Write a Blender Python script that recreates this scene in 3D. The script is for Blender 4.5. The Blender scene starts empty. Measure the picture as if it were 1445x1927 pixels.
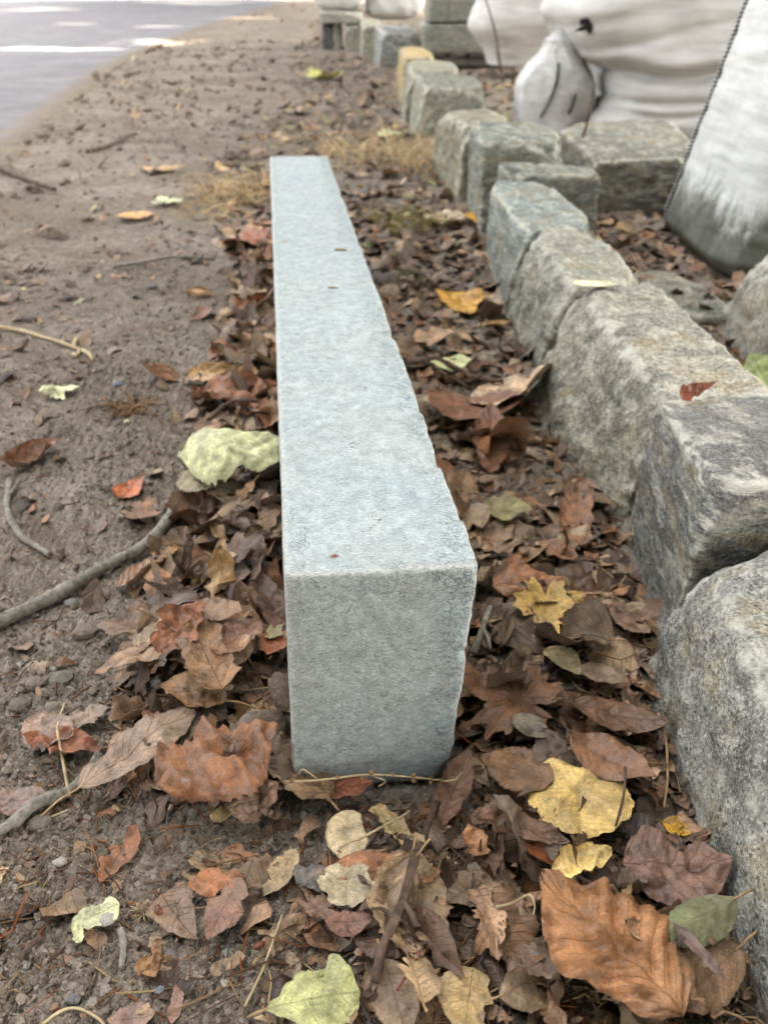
import bpy, math, random
import numpy as np
from mathutils import Vector, Matrix

# ------------------------------------------------------------------ camera
IW, IH, FPX = 1445.0, 1927.0, 1560.0
PITCH = math.atan((IH / 2 + 20) / FPX)          # horizon a little above the frame
CP, SP = math.cos(PITCH), math.sin(PITCH)
ZC = 0.627                                       # camera height over the soil (m)
scene = bpy.context.scene
COL = scene.collection
cam = bpy.data.cameras.new("camera")
cam.sensor_fit = 'VERTICAL'
cam.sensor_height = 24.0
cam.lens = 24.0 * FPX / IH
cam.clip_start = 0.02
cam.clip_end = 2000.0
cam.dof.use_dof = True
cam.dof.focus_distance = 0.66
cam.dof.aperture_fstop = 5.0
cam_o = bpy.data.objects.new("camera", cam)
COL.objects.link(cam_o)
cam_o.location = (0, 0, ZC)
cam_o.rotation_euler = (math.pi / 2 - PITCH, 0, 0)
scene.camera = cam_o

# ------------------------------------------------------------------ sky, sun, exposure
SUN_EL, SUN_AZ = math.radians(48), math.radians(75)
SDIR = np.array([math.cos(SUN_EL) * math.sin(SUN_AZ), math.cos(SUN_EL) * math.cos(SUN_AZ), math.sin(SUN_EL)])
world = bpy.data.worlds.new("World")
scene.world = world
world.use_nodes = True
wn = world.node_tree.nodes
sky = wn.new("ShaderNodeTexSky")
sky.sky_type = 'NISHITA'
sky.sun_disc = False
sky.sun_elevation = SUN_EL
sky.sun_rotation = SUN_AZ
sky.air_density = 1.0
sky.dust_density = 8.0
sky.ozone_density = 1.0
haze_mix = wn.new("ShaderNodeHueSaturation")      # thin high cloud: a paler sky
haze_mix.inputs["Saturation"].default_value = 0.22
world.node_tree.links.new(sky.outputs[0], haze_mix.inputs["Color"])
world.node_tree.links.new(haze_mix.outputs[0], wn["Background"].inputs[0])
wn["Background"].inputs[1].default_value = 0.15
sun = bpy.data.lights.new("sun", 'SUN')
sun.energy = 3.0
sun.angle = math.radians(0.53)
sun.color = (1.0, 0.94, 0.85)
sun_o = bpy.data.objects.new("sun", sun)
COL.objects.link(sun_o)
sun_o.location = (8, 4, 12)
sun_o.rotation_euler = Vector(SDIR).to_track_quat('Z', 'Y').to_euler()
scene.view_settings.view_transform = 'Standard'
scene.view_settings.look = 'None'
scene.view_settings.gamma = 1.0
scene.view_settings.exposure = 3.0
scene.render.engine = 'CYCLES'
scene.cycles.use_denoising = True
scene.cycles.use_adaptive_sampling = True
scene.cycles.adaptive_threshold = 0.025
scene.cycles.max_bounces = 4
scene.cycles.diffuse_bounces = 1
scene.cycles.glossy_bounces = 2
scene.cycles.caustics_reflective = False
scene.cycles.caustics_refractive = False

# ------------------------------------------------------------------ helpers
rng = np.random.default_rng(7)
random.seed(7)


def ray(px, py):
    x = (px - IW / 2) / FPX
    y = (py - IH / 2) / FPX
    return np.array([x, CP - y * SP, -SP - y * CP])


def at(px, py, z=0.0):
    """the point of the level z that stands at this place of the photograph"""
    r = ray(px, py)
    k = (z - ZC) / r[2]
    return np.array([r[0] * k, r[1] * k, z])


def at_y(px, py, Y):
    r = ray(px, py)
    k = Y / r[1]
    return np.array([r[0] * k, Y, ZC + r[2] * k])


def proj(x, y, z):
    z = z - ZC
    d = y * CP - z * SP
    u = y * SP + z * CP
    return x / d * FPX + IW / 2, IH / 2 - u / d * FPX


def lin(c):
    c = np.asarray(c, float) / 255.0
    return np.where(c <= 0.04045, c / 12.92, ((c + 0.055) / 1.055) ** 2.4)


def _hash(ix, iy, iz, seed):
    h = (ix.astype(np.int64) * 374761393 + iy.astype(np.int64) * 668265263 + iz.astype(np.int64) * 2147483647 + seed * 974634221) & 0xffffffff
    h = ((h ^ (h >> 13)) * 1274126177) & 0xffffffff
    h = ((h ^ (h >> 16)) * 2246822519) & 0xffffffff
    return (h ^ (h >> 15)) & 0xffffffff


def noise3(p, seed=0):
    """gradient-like value noise in -1..1, p (N,3)"""
    p = np.asarray(p, float)
    f = np.floor(p)
    t = p - f
    i = f.astype(np.int64)
    t = t * t * t * (t * (t * 6 - 15) + 10)
    out = np.zeros(len(p))
    for dx in (0, 1):
        wx = t[:, 0] if dx else 1 - t[:, 0]
        for dy in (0, 1):
            wy = t[:, 1] if dy else 1 - t[:, 1]
            for dz in (0, 1):
                wz = t[:, 2] if dz else 1 - t[:, 2]
                out += wx * wy * wz * (_hash(i[:, 0] + dx, i[:, 1] + dy, i[:, 2] + dz, seed) / 2147483648.0 - 1)
    return out


def fbm(p, octaves=4, seed=0, gain=0.5):
    p = np.asarray(p, float)
    a, s, o = 1.0, 0.0, np.zeros(len(p))
    for k in range(octaves):
        o += a * noise3(p * 2.03 ** k + 17.3 * k, seed + k)
        s += a
        a *= gain
    return o / s


def worley(p, seed=0):
    """2-D distance to the nearest jittered point, p (N,2)"""
    f = np.floor(p)
    i = f.astype(np.int64)
    z = np.zeros(len(p), np.int64)
    best = np.full(len(p), 9.0)
    for dx in (-1, 0, 1):
        for dy in (-1, 0, 1):
            cx = f[:, 0] + dx + _hash(i[:, 0] + dx, i[:, 1] + dy, z, seed) / 4294967296.0
            cy = f[:, 1] + dy + _hash(i[:, 0] + dx, i[:, 1] + dy, z + 7, seed) / 4294967296.0
            best = np.minimum(best, (p[:, 0] - cx) ** 2 + (p[:, 1] - cy) ** 2)
    return np.sqrt(best)


def sstep(a, b, x):
    t = np.clip((np.asarray(x, float) - a) / (b - a), 0, 1)
    return t * t * (3 - 2 * t)


def make_mesh(name, verts, faces, mat=None, smooth=True, uv=None, col=None, loc=None):
    """a linked mesh object; faces (M,k) array of equal-sized faces or a list; world verts made local to loc"""
    verts = np.asarray(verts, float)
    if loc is not None:
        verts = verts - np.asarray(loc)
    me = bpy.data.meshes.new(name)
    if isinstance(faces, np.ndarray):
        m, k = faces.shape
        me.vertices.add(len(verts))
        me.vertices.foreach_set("co", verts.astype(np.float32).ravel())
        me.loops.add(m * k)
        me.loops.foreach_set("vertex_index", faces.astype(np.int32).ravel())
        me.polygons.add(m)
        me.polygons.foreach_set("loop_start", np.arange(0, m * k, k, dtype=np.int32))
        me.update(calc_edges=True)
    else:
        me.from_pydata(verts.tolist(), [], [list(map(int, f)) for f in faces])
    if len(me.polygons):
        me.polygons.foreach_set("use_smooth", np.full(len(me.polygons), smooth))
    nl = len(me.loops)
    if uv is not None or col is not None:
        li = np.empty(nl, np.int32)
        me.loops.foreach_get("vertex_index", li)
    if uv is not None:
        l = me.uv_layers.new(name="UVMap")
        l.data.foreach_set("uv", np.asarray(uv, np.float32)[li].ravel())
    if col is not None:
        a = me.color_attributes.new("Col", 'FLOAT_COLOR', 'POINT')
        c4 = np.ones((len(verts), 4), np.float32)
        c4[:, :3] = col
        a.data.foreach_set("color", c4.ravel())
    if mat is not None:
        me.materials.append(mat)
    me.validate(verbose=False)
    me.update()
    o = bpy.data.objects.new(name, me)
    COL.objects.link(o)
    if loc is not None:
        o.location = tuple(loc)
    return o


def tag(o, label=None, cat=None, group=None, kind=None):
    if label:
        o["label"] = label
    if cat:
        o["category"] = cat
    if group:
        o["group"] = group
    if kind:
        o["kind"] = kind
    return o


def empty(name, loc):
    o = bpy.data.objects.new(name, None)
    COL.objects.link(o)
    o.location = tuple(loc)
    o.empty_display_size = 0.05
    return o


def part(o, parent):
    """make o (built in world space) a part of its thing"""
    o.parent = parent
    o.location = Vector(o.location) - Vector(parent.location)
    return o


def grid_faces(nu, nv):
    i, j = np.meshgrid(np.arange(nu - 1), np.arange(nv - 1), indexing='ij')
    a = (i * nv + j).ravel()
    return np.stack([a, a + nv, a + nv + 1, a + 1], 1)


def tube(points, radii, n=8, seed=0, rough=0.0):
    """a swept tube, points (K,3); returns verts, quads (+ closed by collapsed ends)"""
    P = np.asarray(points, float)
    K = len(P)
    R = np.broadcast_to(np.asarray(radii, float), (K,)).copy()
    T = np.gradient(P, axis=0)
    T /= np.linalg.norm(T, axis=1, keepdims=True) + 1e-12
    up = np.array([0.0, 0.0, 1.0])
    if abs(T[:, 2]).mean() > 0.8:
        up = np.array([0.0, 1.0, 0.0])
    A = np.cross(T, up)
    A /= np.linalg.norm(A, axis=1, keepdims=True) + 1e-12
    B = np.cross(A, T)
    P = np.concatenate([P[:1], P, P[-1:]])
    A = np.concatenate([A[:1], A, A[-1:]])
    B = np.concatenate([B[:1], B, B[-1:]])
    R = np.concatenate([[R[0] * 0.02], R, [R[-1] * 0.02]])
    th = np.linspace(0, 2 * np.pi, n, endpoint=False)
    V = P[:, None] + R[:, None, None] * (np.cos(th)[None, :, None] * A[:, None] + np.sin(th)[None, :, None] * B[:, None])
    V = V.reshape(-1, 3)
    if rough:
        c = np.repeat(P, n, axis=0)
        V = c + (V - c) * (1 + rough * noise3(V * 160, seed) + rough * noise3(V * 60, seed + 1))[:, None]
    i, j = np.meshgrid(np.arange(len(P) - 1), np.arange(n), indexing='ij')
    a = (i * n + j).ravel()
    b = (i * n + (j + 1) % n).ravel()
    return V, np.stack([a, b, b + n, a + n], 1)


def spline(pts, k=24):
    """Catmull-Rom through pts (N,D)"""
    P = np.asarray(pts, float)
    P = np.concatenate([2 * P[:1] - P[1:2], P, 2 * P[-1:] - P[-2:-1]])
    out = []
    n = len(P) - 3
    for s in range(n):
        t = np.linspace(0, 1, max(2, k // n), endpoint=(s == n - 1))[:, None]
        p0, p1, p2, p3 = P[s:s + 4]
        out.append(0.5 * (2 * p1 + (p2 - p0) * t + (2 * p0 - 5 * p1 + 4 * p2 - p3) * t ** 2 + (3 * p1 - p0 - 3 * p2 + p3) * t ** 3))
    return np.concatenate(out)


def join(parts):
    """[(verts, faces)] -> one"""
    vs, fs, n = [], [], 0
    for v, f in parts:
        vs.append(v)
        fs.append(np.asarray(f) + n)
        n += len(v)
    return np.concatenate(vs), np.concatenate(fs)


# ------------------------------------------------------------------ materials
class NT:
    def __init__(self, name):
        self.m = bpy.data.materials.new(name)
        self.m.use_nodes = True
        self.t = self.m.node_tree
        self.b = self.t.nodes["Principled BSDF"]
        self.out = self.t.nodes["Material Output"]

    def n(self, kind, **kw):
        nd = self.t.nodes.new("ShaderNode" + kind)
        ins = kw.pop("ins", {})
        for k, v in kw.items():
            setattr(nd, k, v)
        for k, v in ins.items():
            self.set(nd.inputs[k], v)
        return nd

    def set(self, sock, v):
        if isinstance(v, bpy.types.NodeSocket):
            self.t.links.new(v, sock)
        elif isinstance(v, (tuple, list, np.ndarray)):
            v = [float(q) for q in v]
            if sock.type == 'RGBA' and len(v) == 3:
                v = v + [1.0]
            sock.default_value = v
        else:
            sock.default_value = v

    def noise(self, vec, scale, detail=4.0, rough=0.55, dist=0.0):
        nd = self.n("TexNoise", ins={"Vector": vec, "Scale": scale, "Detail": detail, "Roughness": rough, "Distortion": dist})
        return nd.outputs[0]

    def math(self, op, a, b=None, c=None, clamp=False):
        nd = self.n("Math", operation=op, use_clamp=clamp)
        self.set(nd.inputs[0], a)
        if b is not None:
            self.set(nd.inputs[1], b)
        if c is not None:
            self.set(nd.inputs[2], c)
        return nd.outputs[0]

    def rng(self, x, a, b, lo=0.0, hi=1.0, smooth=True):
        nd = self.n("MapRange", interpolation_type='SMOOTHSTEP' if smooth else 'LINEAR')
        for k, v in ((0, x), (1, a), (2, b), (3, lo), (4, hi)):
            self.set(nd.inputs[k], v)
        return nd.outputs[0]

    def mix(self, f, a, b, blend='MIX'):
        nd = self.n("Mix", data_type='RGBA', blend_type=blend)
        self.set(nd.inputs[0], f)
        self.set(nd.inputs[6], a)
        self.set(nd.inputs[7], b)
        return nd.outputs[2]

    def scale_col(self, col, f):
        nd = self.n("VectorMath", operation='SCALE')
        self.set(nd.inputs[0], col)
        self.set(nd.inputs[3], f)
        return nd.outputs[0]

    def bump(self, h, strength, dist, normal=None):
        nd = self.n("Bump", ins={"Height": h, "Strength": strength, "Distance": dist})
        if normal is not None:
            self.set(nd.inputs["Normal"], normal)
        return nd.outputs[0]

    def obj(self, rnd=True):
        c = self.n("TexCoord").outputs["Object"]
        if not rnd:
            return c
        r = self.n("ObjectInfo").outputs["Random"]
        r = self.math('MULTIPLY', r, 37.0)
        nd = self.n("VectorMath", operation='ADD')
        self.set(nd.inputs[0], c)
        self.set(nd.inputs[1], r)
        return nd.outputs[0]

    def done(self, col=None, rough=0.8, normal=None, spec=0.3):
        if col is not None:
            self.set(self.b.inputs["Base Color"], col)
        self.set(self.b.inputs["Roughness"], rough)
        self.set(self.b.inputs["Specular IOR Level"], spec)
        if normal is not None:
            self.set(self.b.inputs["Normal"], normal)
        return self.m


def m_leaf(name, from_object):
    s = NT(name)
    if from_object:
        base = s.n("ObjectInfo").outputs["Color"]
        rnd = s.n("ObjectInfo").outputs["Random"]
    else:
        base = s.n("VertexColor", layer_name="Col").outputs[0]
        rnd = 0.4
    base = s.mix(1.0, base, (1.17, 1.13, 0.97), 'MULTIPLY')
    co = s.obj(from_object)
    uv = s.n("TexCoord").outputs["UV"]
    sep = s.n("SeparateXYZ", ins={0: uv})
    u, v = sep.outputs[0], s.math('ABSOLUTE', sep.outputs[1])
    blot = s.noise(co, 48.0, 4.0, 0.66)
    fine = s.noise(co, 520.0, 2.0, 0.6)
    big = s.noise(co, 15.0, 1.0)
    uu = s.math('ADD', u, s.math('MULTIPLY', s.math('SUBTRACT', blot, 0.5), 0.06))
    ph = s.math('SUBTRACT', uu, s.math('MULTIPLY', v, 0.22))
    fr = s.math('FRACT', s.math('MULTIPLY', ph, s.math('ADD', 6.0, s.math('MULTIPLY', rnd, 7.0))))
    side = s.math('ABSOLUTE', s.math('SUBTRACT', fr, 0.5))
    side = s.math('MULTIPLY', s.rng(side, 0.0, 0.07, 1.0, 0.0, False), s.rng(v, 0.75, 1.0, 1.0, 0.2, False))
    mid = s.rng(v, 0.012, 0.045, 1.0, 0.0, False)
    show = s.math('ADD', 0.12, s.math('MULTIPLY', s.math('FRACT', s.math('MULTIPLY', rnd, 7.3)), 0.6))
    side = s.math('MULTIPLY', side, s.rng(blot, 0.35, 0.6, 0.25, 1.0))
    vein = s.math('MULTIPLY', s.math('MAXIMUM', s.math('MULTIPLY', side, 0.7), mid), show)
    c = s.scale_col(base, s.rng(blot, 0.3, 0.72, 0.52, 1.5))
    c = s.scale_col(c, s.rng(fine, 0.3, 0.7, 0.80, 1.2))
    c = s.mix(s.rng(big, 0.45, 0.68, 0.0, 0.4), c, s.mix(0.55, s.scale_col(base, 1.0), lin((158, 142, 124))))
    c = s.mix(s.math('MULTIPLY', vein, 0.7), c, s.scale_col(base, 0.5))
    spots = s.rng(s.math('ADD', fine, s.math('MULTIPLY', blot, 0.5)), 0.50, 0.58, 0.7, 0.0)
    c = s.mix(spots, c, s.scale_col(base, 0.35))
    c = s.mix(s.math('MULTIPLY', s.rng(v, 0.86, 1.0, 0.0, 1.0, False), s.rng(blot, 0.4, 0.6)), c, s.scale_col(base, 0.6))
    back = s.n("NewGeometry").outputs["Backfacing"]
    c = s.mix(s.math('MULTIPLY', back, 0.5), c, s.mix(0.5, base, lin((168, 146, 126))))
    hb = s.noise(co, 90.0, 2.0, 0.7)
    h = s.math('SUBTRACT', hb, s.math('MULTIPLY', vein, 0.8))
    return s.done(c, s.rng(blot, 0.3, 0.7, 0.36, 0.62), s.bump(h, 0.7, 0.0026), 0.45)


def m_soil():
    s = NT("soil")
    co = s.obj(False)
    big = s.noise(co, 3.5, 4.0)
    mid = s.noise(co, 38.0, 3.0, 0.65)
    fine = s.noise(co, 330.0, 2.0, 0.7)
    grit = s.n("TexVoronoi", ins={"Vector": co, "Scale": 260.0}).outputs["Color"]
    gs = s.n("SeparateXYZ", ins={0: grit})
    c = s.mix(s.rng(big, 0.35, 0.65), lin((142, 128, 112)), lin((164, 151, 135)))
    c = s.mix(s.rng(mid, 0.35, 0.7), s.scale_col(c, 0.72), s.scale_col(c, 1.1))
    c = s.scale_col(c, s.rng(fine, 0.25, 0.75, 0.62, 1.3))
    c = s.mix(s.rng(s.noise(co, 1.3, 4.0, 0.7), 0.42, 0.62, 0.0, 0.45), c, lin((100, 86, 73)))
    c = s.mix(s.rng(gs.outputs[0], 0.9, 0.97, 0.0, 0.6), c, lin((186, 174, 156)))
    c = s.mix(s.rng(gs.outputs[1], 0.9, 0.97, 0.0, 0.6), c, lin((62, 50, 42)))
    c = s.mix(s.rng(s.noise(co, 9.0, 3.0), 0.52, 0.68, 0.0, 0.3), c, lin((122, 98, 82)))
    h = s.math('ADD', s.math('MULTIPLY', fine, 0.7), s.math('MULTIPLY', gs.outputs[2], 0.4))
    return s.done(c, 0.95, s.bump(h, 0.9, 0.003), 0.12)


def m_crumb():
    s = NT("crumb")
    base = s.n("VertexColor", layer_name="Col").outputs[0]
    co = s.obj(False)
    f = s.noise(co, 700.0, 3.0, 0.7)
    c = s.scale_col(base, s.rng(f, 0.25, 0.75, 0.65, 1.3))
    return s.done(c, 0.92, s.bump(f, 0.5, 0.001), 0.15)


def m_block():
    s = NT("pale_bluestone")
    co = s.obj(False)
    lowd = s.noise(co, 9.0, 3.0, 0.6)
    mo = s.noise(co, 30.0, 3.0, 0.65)
    str_co = s.n("Mapping", ins={0: co, 3: (1.0, 2.6, 1.6)}).outputs[0]
    spk = s.noise(str_co, 520.0, 2.0, 0.8)
    spk2 = s.noise(str_co, 190.0, 3.0, 0.75)
    warm, cool, pale = lin((160, 163, 156)), lin((151, 162, 161)), lin((190, 200, 196))
    c = s.mix(s.rng(lowd, 0.30, 0.70), warm, cool)
    c = s.mix(s.rng(mo, 0.30, 0.75, 0.28, 0.55), c, pale)
    c = s.scale_col(c, s.rng(spk2, 0.28, 0.72, 0.80, 1.18))
    c = s.scale_col(c, s.rng(s.noise(co, 75.0, 4.0, 0.75), 0.3, 0.7, 0.80, 1.18))
    gr = s.n("SeparateXYZ", ins={0: s.n("TexVoronoi", ins={"Vector": str_co, "Scale": 560.0}).outputs["Color"]})
    c = s.scale_col(c, s.rng(gr.outputs[0], 0.0, 1.0, 0.90, 1.10, False))
    c = s.mix(s.rng(gr.outputs[1], 0.95, 0.98, 0.0, 0.4), c, lin((96, 100, 98)))
    c = s.mix(s.rng(spk, 0.56, 0.64, 0.0, 0.65), c, lin((222, 225, 220)))
    c = s.mix(s.rng(spk, 0.40, 0.30, 0.0, 0.5), c, lin((92, 98, 96)))
    dco = s.n("VectorMath", operation='ADD')
    nz = s.n("TexNoise", ins={"Vector": co, "Scale": 60.0, "Detail": 2.0})
    sc = s.n("VectorMath", operation='SCALE', ins={0: nz.outputs[1], 3: 0.035})
    s.set(dco.inputs[0], co)
    s.set(dco.inputs[1], sc.outputs[0])
    vo = s.n("TexVoronoi", feature='DISTANCE_TO_EDGE', ins={"Vector": dco.outputs[0], "Scale": 15.0})
    crack = s.rng(vo.outputs[0], 0.002, 0.009, 1.0, 0.0)
    crack = s.math('MULTIPLY', crack, s.rng(mo, 0.54, 0.59, 0.0, 0.8))
    vo2 = s.n("TexVoronoi", feature='DISTANCE_TO_EDGE', ins={"Vector": dco.outputs[0], "Scale": 120.0})
    wear = s.n("VertexColor", layer_name="Col").outputs[0]
    ws = s.n("SeparateXYZ", ins={0: wear})
    net = s.math('MULTIPLY', s.rng(vo2.outputs[0], 0.02, 0.09, 1.0, 0.0), s.math('MULTIPLY', ws.outputs[0], s.rng(mo, 0.40, 0.52)))
    cr = s.math('MAXIMUM', crack, s.math('MULTIPLY', net, 0.55))
    c = s.mix(s.math('MULTIPLY', cr, 0.7), c, lin((72, 74, 68)))
    c = s.mix(s.math('MULTIPLY', ws.outputs[1], s.rng(spk2, 0.35, 0.6, 0.2, 0.8)), c, lin((214, 214, 204)))
    c = s.mix(s.math('MULTIPLY', ws.outputs[2], s.rng(lowd, 0.3, 0.6, 0.3, 0.7)), c, lin((118, 123, 124)))
    h = s.math('ADD', s.math('MULTIPLY', spk, 0.6), s.math('ADD', s.math('MULTIPLY', spk2, 0.9), s.math('MULTIPLY', cr, -1.5)))
    return s.done(c, 0.7, s.bump(h, 0.75, 0.0016), 0.3)


def m_rock(name, streaky=0.0):
    s = NT(name)
    tint = s.n("ObjectInfo").outputs["Color"]
    co = s.obj(True)
    co2 = s.n("Mapping", ins={0: co, 3: (1.0, 0.45, 2.4)}).outputs[0] if streaky else co
    big = s.noise(co2, 7.0, 3.0, 0.6)
    mid = s.noise(co2, 30.0, 4.0, 0.72)
    m3 = s.noise(co2, 17.0, 4.0, 0.75)
    spk = s.noise(co, 300.0, 2.0, 0.8)
    spk2 = s.noise(co2, 110.0, 3.0, 0.75)
    c = s.mix(s.rng(big, 0.35, 0.65), s.scale_col(tint, 0.72), s.scale_col(tint, 1.22))
    c = s.mix(s.rng(mid, 0.47, 0.62, 0.0, 0.75), c, s.mix(0.5, s.scale_col(tint, 1.4), lin((206, 200, 180))))
    c = s.mix(s.rng(m3, 0.53, 0.64, 0.0, 0.75), c, s.mix(0.6, tint, lin((72, 70, 64))))
    c = s.mix(s.rng(s.math('SUBTRACT', m3, s.math('MULTIPLY', big, 0.4)), 0.30, 0.18, 0.0, 0.5), c, lin((146, 126, 84)))
    c = s.scale_col(c, s.rng(spk2, 0.3, 0.7, 0.68, 1.30))
    c = s.mix(s.rng(spk, 0.55, 0.66, 0.0, 0.35 if streaky else 0.6), c, lin((216, 212, 198)))
    c = s.mix(s.rng(spk, 0.43, 0.32, 0.0, 0.55 if streaky else 0.75), c, lin((50, 50, 48)))
    gr = s.n("SeparateXYZ", ins={0: s.n("TexVoronoi", ins={"Vector": co, "Scale": 360.0}).outputs["Color"]})
    c = s.scale_col(c, s.rng(gr.outputs[0], 0.0, 1.0, 0.82, 1.18, False))
    c = s.mix(s.rng(gr.outputs[1], 0.90, 0.94, 0.0, 0.6), c, lin((58, 56, 52)))
    edge = s.n("VertexColor", layer_name="Col").outputs[0]
    es = s.n("SeparateXYZ", ins={0: edge})
    c = s.mix(s.math('MULTIPLY', es.outputs[0], s.rng(mid, 0.4, 0.56, 0.0, 0.85)), c, lin((214, 209, 190)))
    h = s.math('ADD', s.math('MULTIPLY', spk, 0.4), spk2)
    return s.done(c, 0.85, s.bump(h, 1.0, 0.0045), 0.22)


def m_wood(name, a, b, scale=1.0):
    s = NT(name)
    co = s.obj(True)
    f = s.noise(co, 130.0 * scale, 4.0, 0.65)
    g = s.noise(co, 22.0 * scale, 3.0)
    c = s.mix(s.rng(g, 0.35, 0.65), lin(a), lin(b))
    c = s.scale_col(c, s.rng(f, 0.3, 0.7, 0.68, 1.3))
    c = s.mix(s.rng(s.noise(co, 60.0 * scale, 2.0), 0.62, 0.7, 0.0, 0.6), c, lin((58, 50, 44)))
    return s.done(c, 0.8, s.bump(f, 0.6, 0.0012), 0.25)


def m_plain(name, c, rough=0.8, var=0.25, scale=90.0, spec=0.25):
    s = NT(name)
    co = s.obj(True)
    f = s.noise(co, scale, 4.0, 0.6)
    k = s.scale_col(lin(c), s.rng(f, 0.3, 0.7, 1 - var, 1 + var))
    return s.done(k, rough, s.bump(f, 0.3, 0.001), spec)


def m_sack(name, base, mould_top=None):
    s = NT(name)
    uv = s.n("TexCoord").outputs["UV"]
    co = s.obj(False)
    sep = s.n("SeparateXYZ", ins={0: uv})
    wu = s.math('SINE', s.math('MULTIPLY', sep.outputs[0], 1600.0))
    wv = s.math('SINE', s.math('MULTIPLY', sep.outputs[1], 700.0))
    weave = s.math('MULTIPLY', wu, wv)
    st = s.n("Mapping", ins={0: uv, 3: (14.0, 150.0, 1.0)}).outputs[0]
    thread = s.noise(st, 1.0, 4.0, 0.7)
    soft = s.noise(co, 4.0, 4.0)
    c = s.mix(s.rng(soft, 0.35, 0.7), lin(base), s.scale_col(lin(base), 0.84))
    c = s.scale_col(c, s.rng(thread, 0.3, 0.7, 0.86, 1.1))
    c = s.scale_col(c, s.rng(weave, -1.0, 1.0, 0.97, 1.02))
    if mould_top:
        z = s.n("SeparateXYZ", ins={0: co}).outputs[2]
        fl = s.n("Mapping", ins={0: co, 3: (12.0, 12.0, 3.0)}).outputs[0]
        n = s.noise(fl, 1.5, 6.0, 0.75)
        zz = s.math('SUBTRACT', z, s.math('MULTIPLY', s.math('SUBTRACT', n, 0.5), 0.42))
        damp = s.rng(zz, mould_top * 0.45, mould_top * 1.0, 1.0, 0.0)
        c = s.mix(s.math('MULTIPLY', damp, s.rng(s.noise(co, 22.0, 4.0, 0.7), 0.3, 0.6, 0.8, 1.0)), c, lin((38, 40, 31)))
        c = s.mix(s.math('MULTIPLY', s.rng(zz, 0.0, mould_top * 2.6, 1.0, 0.0), 0.35), c, lin((146, 148, 128)))
    h = s.math('ADD', s.math('MULTIPLY', weave, 0.4), thread)
    return s.done(c, 0.62, s.bump(h, 0.35, 0.003), 0.3)


def m_road():
    s = NT("asphalt")
    co = s.obj(False)
    f = s.noise(co, 160.0, 3.0, 0.7)
    g = s.noise(co, 1.6, 6.0, 0.8)
    c = s.mix(s.rng(g, 0.30, 0.70), lin((124, 121, 121)), lin((146, 142, 141)))
    c = s.scale_col(c, s.rng(f, 0.3, 0.7, 0.7, 1.3))
    # soil trodden onto the margin
    d = s.n("SeparateXYZ", ins={0: s.n("VertexColor", layer_name="Col").outputs[0]}).outputs[0]
    m = s.noise(co, 9.0, 6.0, 0.85)
    c = s.mix(s.rng(s.math('ADD', d, s.math('MULTIPLY', s.math('SUBTRACT', m, 0.5), 1.6)), 0.35, 0.65), c, s.scale_col(lin((136, 124, 110)), s.rng(m, 0.3, 0.7, 0.6, 1.25)))
    return s.done(c, 1.0, s.bump(f, 0.4, 0.004), 0.0)


M_LEAF = m_leaf("dry_leaf", True)
M_LITTER = m_leaf("leaf_scraps", False)
M_SOIL = m_soil()
M_CRUMB = m_crumb()
M_BLOCK = m_block()
M_ROCK = m_rock("lichened_granite")
M_SLATE = m_rock("layered_schist", 1.0)
M_BARK = m_wood("grey_bark", (152, 144, 130), (130, 121, 107))
M_TWIG = m_wood("brown_twig", (112, 92, 76), (86, 68, 56))
M_STRAW = m_plain("dry_straw", (196, 174, 134), 0.6, 0.2)
M_PALE_STALK = m_plain("pale_leaf_stalk", (172, 140, 100), 0.6, 0.2)
M_TRUNK = m_wood("tree_bark", (98, 88, 76), (70, 62, 54), 0.15)
M_CANOPY = m_plain("green_foliage", (74, 98, 48), 0.6, 0.25, 6.0)
M_PALLET = m_wood("weathered_timber", (132, 128, 114), (104, 100, 90), 0.4)
M_THREAD = m_plain("black_thread", (44, 42, 40), 0.8, 0.1)
M_STRAP = m_plain("dark_strap", (66, 72, 66), 0.8, 0.2)
M_ROAD = m_road()
M_SEED = m_plain("glossy_seed", (118, 62, 38), 0.35, 0.2, 200.0, 0.5)

# ------------------------------------------------------------------ where things lie
BLK_TOP = 0.25
BNL, BNR = at(535, 1083, BLK_TOP), at(903, 1063, BLK_TOP)
BFL, BFR = at(508, 294, BLK_TOP), at(616, 293, BLK_TOP)


def block_left(y):
    return BNL[0] + (BFL[0] - BNL[0]) * (y - BNL[1]) / (BFL[1] - BNL[1])


def block_right(y):
    return BNR[0] + (BFR[0] - BNR[0]) * (y - BNR[1]) / (BFR[1] - BNR[1])


def in_block(x, y, m=0.0):
    return (y > BNL[1] - m) & (y < BFL[1] + m) & (x > block_left(y) - 0.008 - m) & (x < block_right(y) + m)


ROAD_EDGE = spline([at(-120, 370)[:2], at(0, 292)[:2], at(125, 190)[:2], at(232, 114)[:2], at(332, 70)[:2], at(415, 41)[:2], at(500, 16)[:2], at(545, 0)[:2]], 60)


def road_x(y):
    return np.interp(y, ROAD_EDGE[:, 1], ROAD_EDGE[:, 0])


def left_row(y):
    """the left foot of the row of rough stones"""
    return np.interp(y, [0.3, 0.65, 0.98, 1.15, 1.5, 1.85, 2.4, 2.9, 3.5, 4.6, 5.8, 7.2, 9.7], [0.29, 0.30, 0.33, 0.25, 0.28, 0.28, 0.30, 0.28, 0.22, 0.14, 0.2, 0.12, -0.12])


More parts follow.
